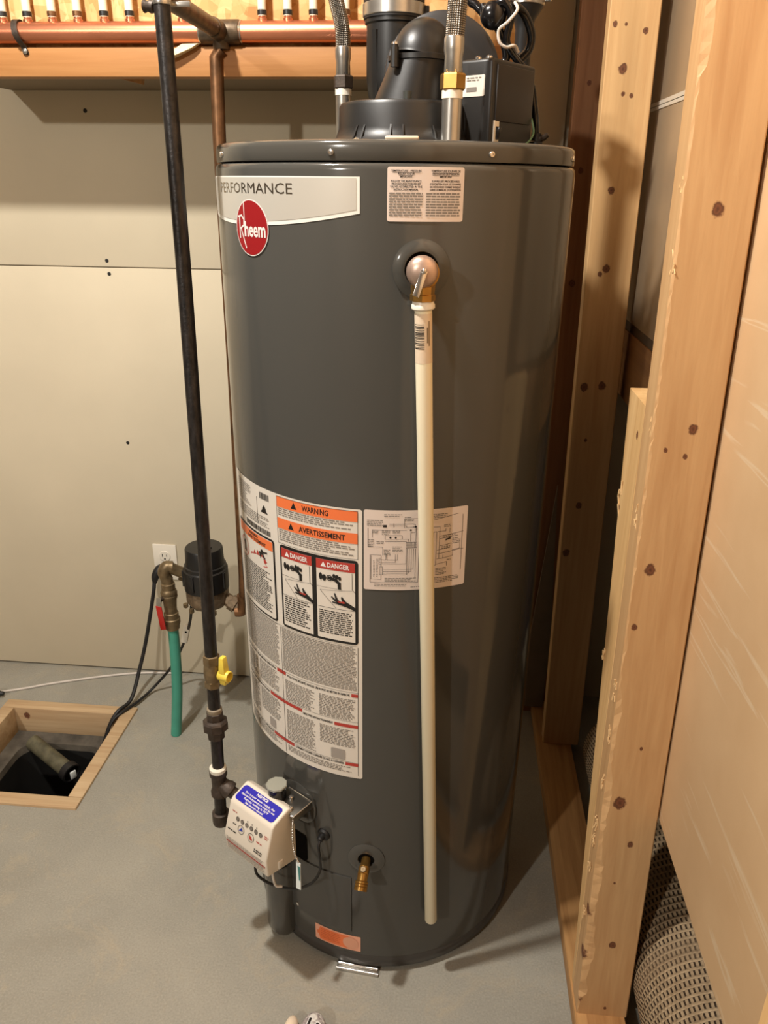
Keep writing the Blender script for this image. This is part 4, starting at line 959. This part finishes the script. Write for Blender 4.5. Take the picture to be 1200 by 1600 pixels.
# exhaust collar and rubber coupling with its band clamp
oc = Vector((-.117, 1.432, TZ))
MB().lathe([(.030, .055), (.0400, .080), (.0435, .105), (.0435, .180), (.0460, .182), (.0460, .190), (.0435, .192)], oc, (0, 0, 1), 40).out('exhaust_collar', M_BLACKP, vb, smooth=40)
MB().lathe([(.0480, .188), (.0480, .300), (.0455, .302)], oc, (0, 0, 1), 40).out('rubber_coupling', M_RUBBER, vb, smooth=40)
bcmp = MB().lathe([(.0485, .191), (.0496, .192), (.0496, .208), (.0485, .209)], oc, (0, 0, 1), 48).out('band_clamp', M_STEEL, vb, smooth=40)
MB().box(oc+Vector((.050, -.006, .2)), (.012, .010, .012)).out('clamp_screw', M_BLACKP, bcmp, bevel=.001)
for a in (-2.2, -1.2, -.3):
    MB().hull([oc+Vector((cos(a)*.035, sin(a)*.035, .06))+Vector((-sin(a), cos(a), 0))*s for s in (-.004, .004)]+[oc+Vector((cos(a)*.040, sin(a)*.040, .06))+Vector((-sin(a), cos(a), 0))*s for s in (.003, -.003)],
              [oc+Vector((cos(a)*.040, sin(a)*.040, .17))+Vector((-sin(a), cos(a), 0))*s for s in (-.005, .005)]+[oc+Vector((cos(a)*.047, sin(a)*.047, .17))+Vector((-sin(a), cos(a), 0))*s for s in (.004, -.004)]).out('collar_rib', M_BLACKP, vb, smooth=0)
# control box: two visible faces with their edge towards the camera
c0 = Vector((.037, 1.205, 0)); cl = Vector((-.045, 1.262, 0)); crr = Vector((.102, 1.302, 0)); bk = cl+crr-c0
m = MB(); m.hull([p+Z*TZ for p in (c0, crr, bk, cl)], [p+Z*(TZ+.108) for p in (c0, crr, bk, cl)])
cb = m.out('control_box', pm('control_box_charcoal', (36, 34, 32), .42, 0, .1, 30, .06, 150), vb, bevel=.005, segs=3)
fr = (crr-c0); frl = fr.length; fr.normalize(); nr = fr.cross(Z).normalized()
m = MB(); pc = c0+fr*.058+nr*.0006+Z*(TZ+.066); m.box(pc, (.098, .004, .070), Matrix((fr, nr*-1, Z)).transposed()); m.out('cover_plate', M_BROWNB, cb, bevel=.0015)
m = MB(); m.box(c0+fr*.014+nr*.0006+Z*(TZ+.0165), (.013, .003, .031), Matrix((fr, nr*-1, Z)).transposed()); sp = m.out('switch_plate', M_WHITEP, cb, bevel=.0006)
MB().box(c0+fr*.015+nr*.003+Z*(TZ+.0165), (.0065, .006, .016), Matrix((fr, nr*-1, Z)).transposed() @ Matrix.Rotation(.25, 3, 'X')).out('rocker_switch', M_BLACKG, cb, bevel=.0008)
fl_ = (c0-cl).normalized(); nl = fl_.cross(Z).normalized()
lp = Plane(c0-fl_*.062+Z*(TZ+.062), fl_, Z, .0009)
Draw(lp).rrect(0, .050, 0, .026, .002).out('rating_sticker', M_LABEL, cb, smooth=0)
lp2 = Plane(c0-fl_*.062+Z*(TZ+.062), fl_, Z, .0013); d = Draw(lp2); d.fine(.020, .044, .0235, .016, .0030, .45, 91, .2); d.rect(.020, .037, .0060, .0115); d.fine(.020, .034, .0048, .0020, .003, .5, 92, .1); d.out('sticker_print', M_FINE, cb, smooth=0, kind='stuff')
for q in (.030, .012): MB().lathe([(.0052, 0), (.0048, .003), (.002, .0045), (0, .0045)], c0-fl_*q+Vector((.004, .012, TZ+.108)), (0, 0, 1), 12).out('lid_screw', M_CHROME, cb)
MB().tube(cr([(.100, 1.296, TZ+.040), (.104, 1.290, TZ+.022), (.098, 1.280, TZ+.010), (.088, 1.268, TZ+.003), (.078, 1.255, TZ+.002)], 6), .0014, 8).out('green_lead', M_GREENWIRE, vb)
MB().lathe([(.0035, 0), (.0035, .004), (0, .005)], (.080, 1.255, TZ), (0, 0, 1), 10).out('ground_screw', M_CHROME, vb)
m = MB(); m.box((-.075, 1.066, TZ+.0022), (.042, .012, .0044)); m.out('white_pad', M_IVORY, vb, bevel=.0018)

# bundled power cord with its tie
pcd = thing('power_cord', (.10, 1.32, TZ), 'black power cord bundled with a white twist tie above the blower box', 'cord')
MB().tube(cr([(.0, 1.32, 1.72), (.0, 1.32, 1.668), (.012, 1.315, 1.655), (.028, 1.31, 1.640), (.042, 1.305, 1.628), (.053, 1.305, 1.608), (.058, 1.31, 1.590), (.052, 1.31, 1.580)], 8), .0060, 12).out('cord_loop', M_BLACKG, pcd)
MB().tube(cr([(.020, 1.31, 1.655), (.030, 1.30, 1.630), (.055, 1.295, 1.652), (.078, 1.31, 1.645), (.092, 1.32, 1.622), (.091, 1.325, 1.603), (.080, 1.325, 1.590)], 8), .0062, 12).out('cord_loop', M_BLACKG, pcd)
MB().tube(cr([(.030, 1.30, 1.648), (.048, 1.290, 1.655), (.060, 1.292, 1.640), (.056, 1.30, 1.612), (.064, 1.305, 1.597), (.080, 1.31, 1.580), (.097, 1.318, 1.556), (.104, 1.32, 1.529), (.109, 1.32, 1.503), (.110, 1.322, 1.486)], 8), .0055, 12).out('cord_lead', M_BLACKG, pcd)
MB().sphere((.036, 1.298, 1.641), .017, 14, 10, (1.15, .8, 1.1)).out('cord_plug', M_BLACKG, pcd)
MB().tube(cr([(.064, 1.289, 1.655), (.068, 1.284, 1.645), (.056, 1.280, 1.630), (.044, 1.286, 1.621), (.046, 1.286, 1.606), (.056, 1.288, 1.600), (.068, 1.295, 1.603), (.074, 1.300, 1.595)], 6), .0022, 8).out('twist_tie', M_TIE, pcd)
MB().lathe([(.0100, 0), (.0100, .010), (.0075, .012), (.0075, .022)], (.111, 1.322, TZ), (0, 0, 1), 16).out('strain_relief', M_RUBBER, pcd)
MB().tube([(.111, 1.322, 1.4815), (.122, 1.318, 1.486), (.128, 1.316, 1.490)], [.005, .005, .0035], 10).out('conduit_nut', M_FITTING, pcd)
# second vent pipe further back
vp = thing('air_intake_cup', (.092, 1.5, TZ), 'black flared air cup with shiny metal clamp behind the cord bundle', 'vent fitting')
MB().lathe([(.014, .0), (.014, .185), (.0175, .199), (.029, .216), (.0300, .220)], (.092, 1.50, TZ), (0, 0, 1), 32).out('flared_cup', M_RUBBER, vp, smooth=40)
MB().lathe([(.0300, .218), (.0310, .219), (.0310, .236), (.0300, .237), (.0280, .238), (0, .238)], (.092, 1.50, TZ), (0, 0, 1), 32).out('band_clamp', M_STEEL, vp, smooth=40)
MB().lathe([(.004, 0), (.004, .010), (0, .011)], (.122, 1.492, TZ+.226), (1, -.3, 0), 10).out('clamp_screw', M_CHROME, vp)
ep = thing('exhaust_vent_pipe', (oc.x, oc.y, TZ+.30), 'grey exhaust vent pipe rising from the blower towards the ceiling', 'vent pipe')
MB().lathe([(.0445, .26), (.0445, 1.37)], oc, (0, 0, 1), 40).out('pipe', M_CPVC, ep, smooth=40)

# ------------------------------------------------------------------ wall outlet, pump, hose
ol = thing('wall_outlet', (-.812, WY, .39), 'white electrical outlet with black plug on the back wall', 'outlet')
MB().bx(-.847, -.777, WY-.005, WY, .333, .447).out('cover_plate', M_WHITEP, ol, bevel=.002)
for z in (.410, .3705):
    rc = MB().lathe([(.0165, 0), (.0165, .002), (.0155, .0028), (0, .0028)], (-.812, WY-.0045, z), (0, -1, 0), 24).out('receptacle', M_WHITEP, ol)
    for x, hh in ((-.8185, .0085), (-.8060, .0065)): MB().box((x, WY-.0075, z+.003), (.0018, .001, hh)).out('slot', M_BLACKVOID, rc, smooth=0)
    MB().lathe([(.0026, 0), (.0026, .0006), (0, .0006)], (-.812, WY-.0072, z-.008), (0, -1, 0), 12).out('slot', M_BLACKVOID, rc, smooth=0)
MB().lathe([(.003, 0), (.0025, .0014), (0, .0015)], (-.812, WY-.005, .390), (0, -1, 0), 10).out('plate_screw', M_WHITEP, ol)
c1 = thing('sump_pump_cord', (-.84, WY-.02, .35), 'thick black cord plugged into the white outlet and running down into the sump pit', 'cord')
MB().tube(cr([(-.814, WY-.007, .372), (-.822, WY-.028, .378), (-.834, WY-.036, .360), (-.838, WY-.038, .338)], 5), [.012, .013, .014, .014, .014, .014, .014, .013, .013, .012, .012, .011, .010, .009, .008, .0065][:16], 14).out('plug', M_RUBBER, c1)
MB().tube(cr([(-.838, WY-.038, .345), (-.842, 1.925, .300), (-.868, 1.90, .166), (-.884, 1.865, .085), (-.893, 1.805, .022), (-.914, 1.757, .013), (-.933, 1.735, -.020), (-.956, 1.710, -.090), (-.985, 1.68, -.16), (-1.0, 1.65, -.28)], 8), .0055, 10).out('cord', M_RUBBER, c1)
c2 = thing('float_switch_cord', (-.70, 1.86, .32), 'thin black cord hanging under the pump and crossing the floor to the pit', 'cord')
MB().tube(cr([(-.655, 1.745, .408), (-.664, 1.75, .372), (-.690, 1.80, .300), (-.738, 1.86, .190), (-.786, 1.87, .100), (-.850, 1.868, .020), (-.876, 1.808, .0115), (-.901, 1.757, .0115), (-.924, 1.730, -.008), (-.950, 1.698, -.085), (-.976, 1.66, -.17), (-.985, 1.63, -.28)], 8), .0040, 10).out('cord', M_RUBBER, c2)
m = MB(); m.box((-.715, 1.825, .245), (.018, .012, .060), Matrix.Rotation(radians(14), 3, 'Y')); cn = m.out('white_connector', M_WHITEP, c2, bevel=.003)
MB().lathe([(.0035, 0), (.003, .001), (0, .001)], (-.7125, 1.819, .253), (0, -1, 0), 10).out('connector_hole', M_BLACKVOID, cn)

pmx, pmy, pmz, q = -.606, 1.724, .407, .942
wm = thing('water_pump', (pmx, pmy, .39), 'black capped bronze pump body on the copper pipe behind the gas pipe', 'pump')
def sc(pr, k=q): return [(a*k, b_*k) for a, b_ in pr]
MB().lathe(sc([(.0600, .052), (.0600, .110), (.0560, .113), (.0560, .122), (.0520, .124), (.0500, .170), (.0480, .173), (.0, .174)]), (pmx, pmy, pmz), (0, 0, 1), 40).out('motor_cap', M_BLACKP, wm, smooth=40)
for a in (200, 250, 300, 340):
    a = radians(a); MB().box((pmx+cos(a)*.055, pmy+sin(a)*.055, pmz+.080), (.010, .010, .045), Matrix.Rotation(a, 3, 'Z')).out('cap_lug', M_BLACKP, wm, bevel=.002)
MB().box((pmx+.018, pmy-.01, pmz+.1645), (.012, .003, .0016), Matrix.Rotation(.4, 3, 'Z')).out('cap_slot', M_BLACKVOID, wm, smooth=0)
MB().lathe(sc([(.030, -.012), (.050, .0), (.0585, .012), (.0585, .052), (.050, .054)]), (pmx, pmy, pmz), (0, 0, 1), 8, .39).out('pump_body', M_BRONZE, wm, bevel=.003)
for dx, dy in ((-.054, -.02), (.03, -.050), (-.03, -.046)): MB().lathe([(.0066, 0), (.0066, .010), (.004, .012), (0, .012)], (pmx+dx, pmy+dy, pmz+.006), (0, 0, -1), 6).out('body_bolt', M_BRASSDK, wm)
MB().lathe(sc([(.0190, 0), (.0190, .020), (.0235, .021), (.0235, .040), (.0180, .041), (.0170, .062), (.0150, .064)], .9), (pmx+.044, pmy, pmz+.018), (.80, -.15, -.42), 8).out('outlet_union', M_BRONZE, wm, smooth=20)
MB().tube([(pmx+.078, pmy-.007, pmz-.002), (-.528, MY, .396)], .0130, 16).out('outlet_pipe', M_COPPERDK, wm)
MB().tube(cr([(pmx-.042, pmy-.005, pmz+.082), (pmx-.070, pmy-.014, pmz+.098), (-.690, 1.701, .518)], 5), .0142, 16).out('inlet_pipe', M_BRASSDK, wm)
MB().lathe([(.0175, 0), (.0175, .015), (.0150, .017)], (pmx-.049, pmy-.006, pmz+.080), (-.8, -.1, .4), 6).out('inlet_nut', M_BRASSDK, wm, smooth=20)
cv = thing('check_valve', (-.694, 1.70, .34), 'aged brass check valve with red lever above the green hose', 'valve')
MB().tube(cr([(-.684, 1.7055, .517), (-.699, 1.7015, .517), (-.7055, 1.70, .503), (-.701, 1.70, .482)], 5), [.0156]*4+[.0170]*8+[.0156]*4, 18).out('elbow', M_BRASSDK, cv)
MB().lathe(sc([(.0150, 0), (.0150, .014), (.0185, .016), (.0185, .030), (.0165, .031), (.0205, .036), (.0225, .042), (.0225, .046), (.0210, .048), (.0225, .050), (.0225, .056), (.0190, .066), (.0170, .090), (.0170, .104), (.0200, .106), (.0200, .122), (.0228, .124), (.0228, .138), (.0200, .146), (.0190, .156)], .944), (-.700, 1.70, .487), (.001, 0, -1), 20).out('valve_body', M_BRASSDK, cv, smooth=30)
MB().lathe([(.0057, 0), (.0057, .015)], (-.710, 1.686, .436), (-.4, -.9, 0), 12).out('lever_stem', M_FITTING, cv)
m = MB(); m.hull([(-.727, 1.673, .4215), (-.710, 1.669, .4215), (-.710, 1.665, .4215), (-.727, 1.669, .4215)], [(-.722, 1.677, .3485), (-.705, 1.673, .353), (-.705, 1.668, .353), (-.722, 1.672, .3485)]); m.out('red_lever', M_REDH, cv, bevel=.002)
m = MB(); m.hull([(-.723, 1.675, .4435), (-.710, 1.672, .4435), (-.710, 1.670, .4435), (-.723, 1.673, .4435)], [(-.725, 1.673, .421), (-.712, 1.670, .421), (-.712, 1.667, .421), (-.725, 1.670, .421)]); m.out('lever_plate', M_STEEL, cv)
hs = MB(); hs.tube(cr([(-.6995, 1.70, .353), (-.7005, 1.70, .27), (-.706, 1.699, .15), (-.716, 1.696, .05), (-.721, 1.693, .001)], 8), .0142, 20)
tag(hs.out('drain_hose', M_TEAL, smooth=50), 'teal green hose running from the brass valve down to the floor', 'hose')

# ------------------------------------------------------------------ sump pit
FW = .038
pit = MB()
def rr(x0, x1, y0, y1, rad, z, n=6):
    pts = []
    for cx_, cy_, a0 in ((x1-rad, y1-rad, 0), (x0+rad, y1-rad, 90), (x0+rad, y0+rad, 180), (x1-rad, y0+rad, 270)):
        for k in range(n+1):
            a = radians(a0+90*k/n); pts.append((cx_+rad*cos(a), cy_+rad*sin(a), z))
    return pts
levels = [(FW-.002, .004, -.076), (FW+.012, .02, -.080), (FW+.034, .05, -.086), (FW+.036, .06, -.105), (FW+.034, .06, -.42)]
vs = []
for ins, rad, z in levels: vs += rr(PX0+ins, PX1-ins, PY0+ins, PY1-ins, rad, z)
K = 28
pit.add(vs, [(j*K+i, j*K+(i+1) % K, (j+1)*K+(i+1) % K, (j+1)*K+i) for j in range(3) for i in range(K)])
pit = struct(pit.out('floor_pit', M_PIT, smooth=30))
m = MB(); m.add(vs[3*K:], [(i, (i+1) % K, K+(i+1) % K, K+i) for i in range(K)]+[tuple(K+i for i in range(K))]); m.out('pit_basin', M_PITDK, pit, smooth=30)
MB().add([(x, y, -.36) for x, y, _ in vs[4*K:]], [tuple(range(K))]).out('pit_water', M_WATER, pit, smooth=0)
sf = thing('pit_curb', (-1.065, 1.59, 0), 'square pine lumber curb lining the edge of the sump pit', 'curb')
for nm, (x0, x1, y0, y1) in enumerate(((PX0, PX1, PY0, PY0+FW), (PX0, PX1-FW, PY1-FW, PY1), (PX0, PX0+FW, PY0+FW, PY1-FW), (PX1-FW, PX1, PY0+FW, PY1))):
    MB().bx(x0+.0006, x1-.0006, y0+.0006, y1-.0006, -.078, .006).out('curb_board', M_FRAMEW, sf, bevel=.0015)
pp = thing('pit_drain_pipe', (-1.0, 1.6, -.2), 'mud-coated plastic pipe lying slanted inside the dark sump pit', 'pipe')
MB().cyl((-1.165, 1.717, -.085), (-1.022, 1.635, -.105), .0215, 24).out('pipe', M_MUCK, pp, smooth=50)
MB().lathe([(.0265, 0), (.0280, .001), (.0280, .022), (.0240, .023), (.0235, .006), (0, .006)], (-1.026, 1.6375, -.1045), (.86, -.49, -.12), 20).out('pipe_socket', M_RUBBER, pp)
MB().box((-1.001, 1.622, -.106), (.016, .006, .022), Matrix.Rotation(1.0, 3, 'Z')).out('grey_tag', M_TAG, pp, bevel=.001)
m = MB(); m.tube(cr([(-1.33, 1.812, .0038), (-1.24, 1.848, .0038), (-1.176, 1.878, .0038), (-1.038, 1.930, .0038), (-.92, 1.962, .0038), (-.80, 1.972, .0038)], 8), .0036, 8)
tag(m.out('floor_cable', M_TIE, smooth=50), 'thin white cable lying on the floor behind the sump pit', 'cable')
m = MB(); m.lathe([(.012, 0), (.014, .004), (.014, .022), (.008, .030), (.006, .045)], (-1.328, 1.800, .014), (1, .05, 0), 14)
tag(m.out('rubber_plug', M_RUBBER), 'small black rubber plug end on the floor at the left edge of the picture', 'plug')

# ------------------------------------------------------------------ shim under the heater
sh = thing('metal_shim', (-.13, 1.05, 0), 'folded shiny metal shim wedged under the front of the water heater', 'shim')
sd = Vector((.995, -.10, 0)).normalized(); sn = Vector((.10, .995, 0)).normalized(); sc_ = Vector((-.131, 1.052, 0))
for k in range(3):
    m = MB(); a = sc_+sn*(-.014+.0095*k)+Z*(.0035+.0022*k)
    m.tube([a-sd*(.041-.002*k), a+sd*(.042-.003*k)], .0036, 12); m.out('ridge', M_CHROME, sh, smooth=50)
MB().box(sc_+sn*.02+Z*.0015, (.084, .075, .003), Matrix((sd, sn, Z)).transposed()).out('shim_plate', M_STEEL, sh, bevel=.0006)
for k, (az, nm) in enumerate(((130, 0), (240, 0))):
    MB().box(tp(az, .006, .24), (.05, .05, .012)).out('shim_plate', M_STEEL, sh, bevel=.0006)
MB().box(tp(25, .006, .20), (.05, .05, .012)).out('shim_plate', M_STEEL, sh, bevel=.0006)

# ------------------------------------------------------------------ rolled carpet and dark items beyond the partition
m = MB(); n = 220; k = 40; cxr, r0 = .494, .122; vs = []; fs = []
uvs = {}
rows = 92
for i in range(rows*6+1):
    y = .30+1.30*i/(rows*6); rr_ = r0+.0022*abs(math.cos(pi*i/6))+.0015*sin(y*9)
    for j in range(k):
        a = 2*pi*j/k; vs.append((cxr+rr_*cos(a)*1.0, y, r0+.0035+rr_*sin(a)))
for i in range(rows*6):
    for j in range(k):
        uvs[len(fs)] = [(j/k*95, i/6), ((j+1)/k*95, i/6), ((j+1)/k*95, (i+1)/6), (j/k*95, (i+1)/6)]
        fs.append((i*k+j, i*k+(j+1) % k, (i+1)*k+(j+1) % k, (i+1)*k+j))
fs += [tuple(range(k)), tuple(rows*6*k+j for j in range(k))]
m.add(vs, fs); m.uv = uvs
tag(m.out('carpet_roll', M_CARPET, smooth=50), 'brown woven carpet roll lying on the floor behind the bare stud wall', 'carpet')
m = MB(); vs = []; fs = []; n = 26
prof = [(y, .52+.02*sin(y*37)+.010*sin(y*81)) for y in [1.15+.75*i/n for i in range(n+1)]]
for z, s in ((.30, .02), (.55, .0), (.80, -.01), (.955, .03)):
    vs += [(x+s, y, z) for y, x in prof] + [(x+s+.10, y, z) for y, x in prof[::-1]]
K = 2*(n+1)
fs = [tuple(range(K)), tuple(3*K+i for i in range(K))]+[(j*K+i, j*K+(i+1) % K, (j+1)*K+(i+1) % K, (j+1)*K+i) for j in range(3) for i in range(K)]
m.add(vs, fs); gm = m.out('hanging_cloth', M_NAVY, smooth=50)
tag(gm, 'dark navy cloth hanging in folds in the shadow behind the studs', 'cloth')

# ------------------------------------------------------------------ things at the bottom edge of the floor
m = MB(); m.sphere((-.2365, .905, .0135), .0135, 18, 12, (1, 2.0, 1)); tag(m.out('ivory_knob', M_IVORY, smooth=60), 'small ivory rounded plastic end on the floor at the bottom edge of the picture', 'plastic knob')
tc = Vector((-.196, .905, .016))
pt = thing('patterned_ball', (tc.x, tc.y, 0), 'rounded grey patterned object with black bars on the floor at the bottom edge', 'ball')
MB().sphere(tc, .0235, 28, 18, (1, 1.5, .68)).out('body', M_PATT, pt, smooth=60)
def barmark(x0, y0, x1, y1, w, mat, nm, lift):
    def S(x, y):
        u = (x/.0235); v = y/(.0235*1.5); zz = .68*.0235*math.sqrt(max(.02, 1-u*u-v*v)); return tc+Vector((x, y, zz+lift))
    Draw(S).stroke([(x0+(x1-x0)*i/4, y0+(y1-y0)*i/4) for i in range(5)], w).out(nm, mat, pt, smooth=0)
barmark(-.009, .000, -.006, .0145, .0082, M_WHITEINK, 'white_bar', .0006); barmark(-.009, -.001, -.0063, .0130, .0048, M_INK, 'black_bar', .0010)
barmark(.004, -.004, .0085, .0060, .0082, M_WHITEINK, 'white_bar', .0006); barmark(.004, -.005, .0080, .0045, .0048, M_INK, 'black_bar', .0010)
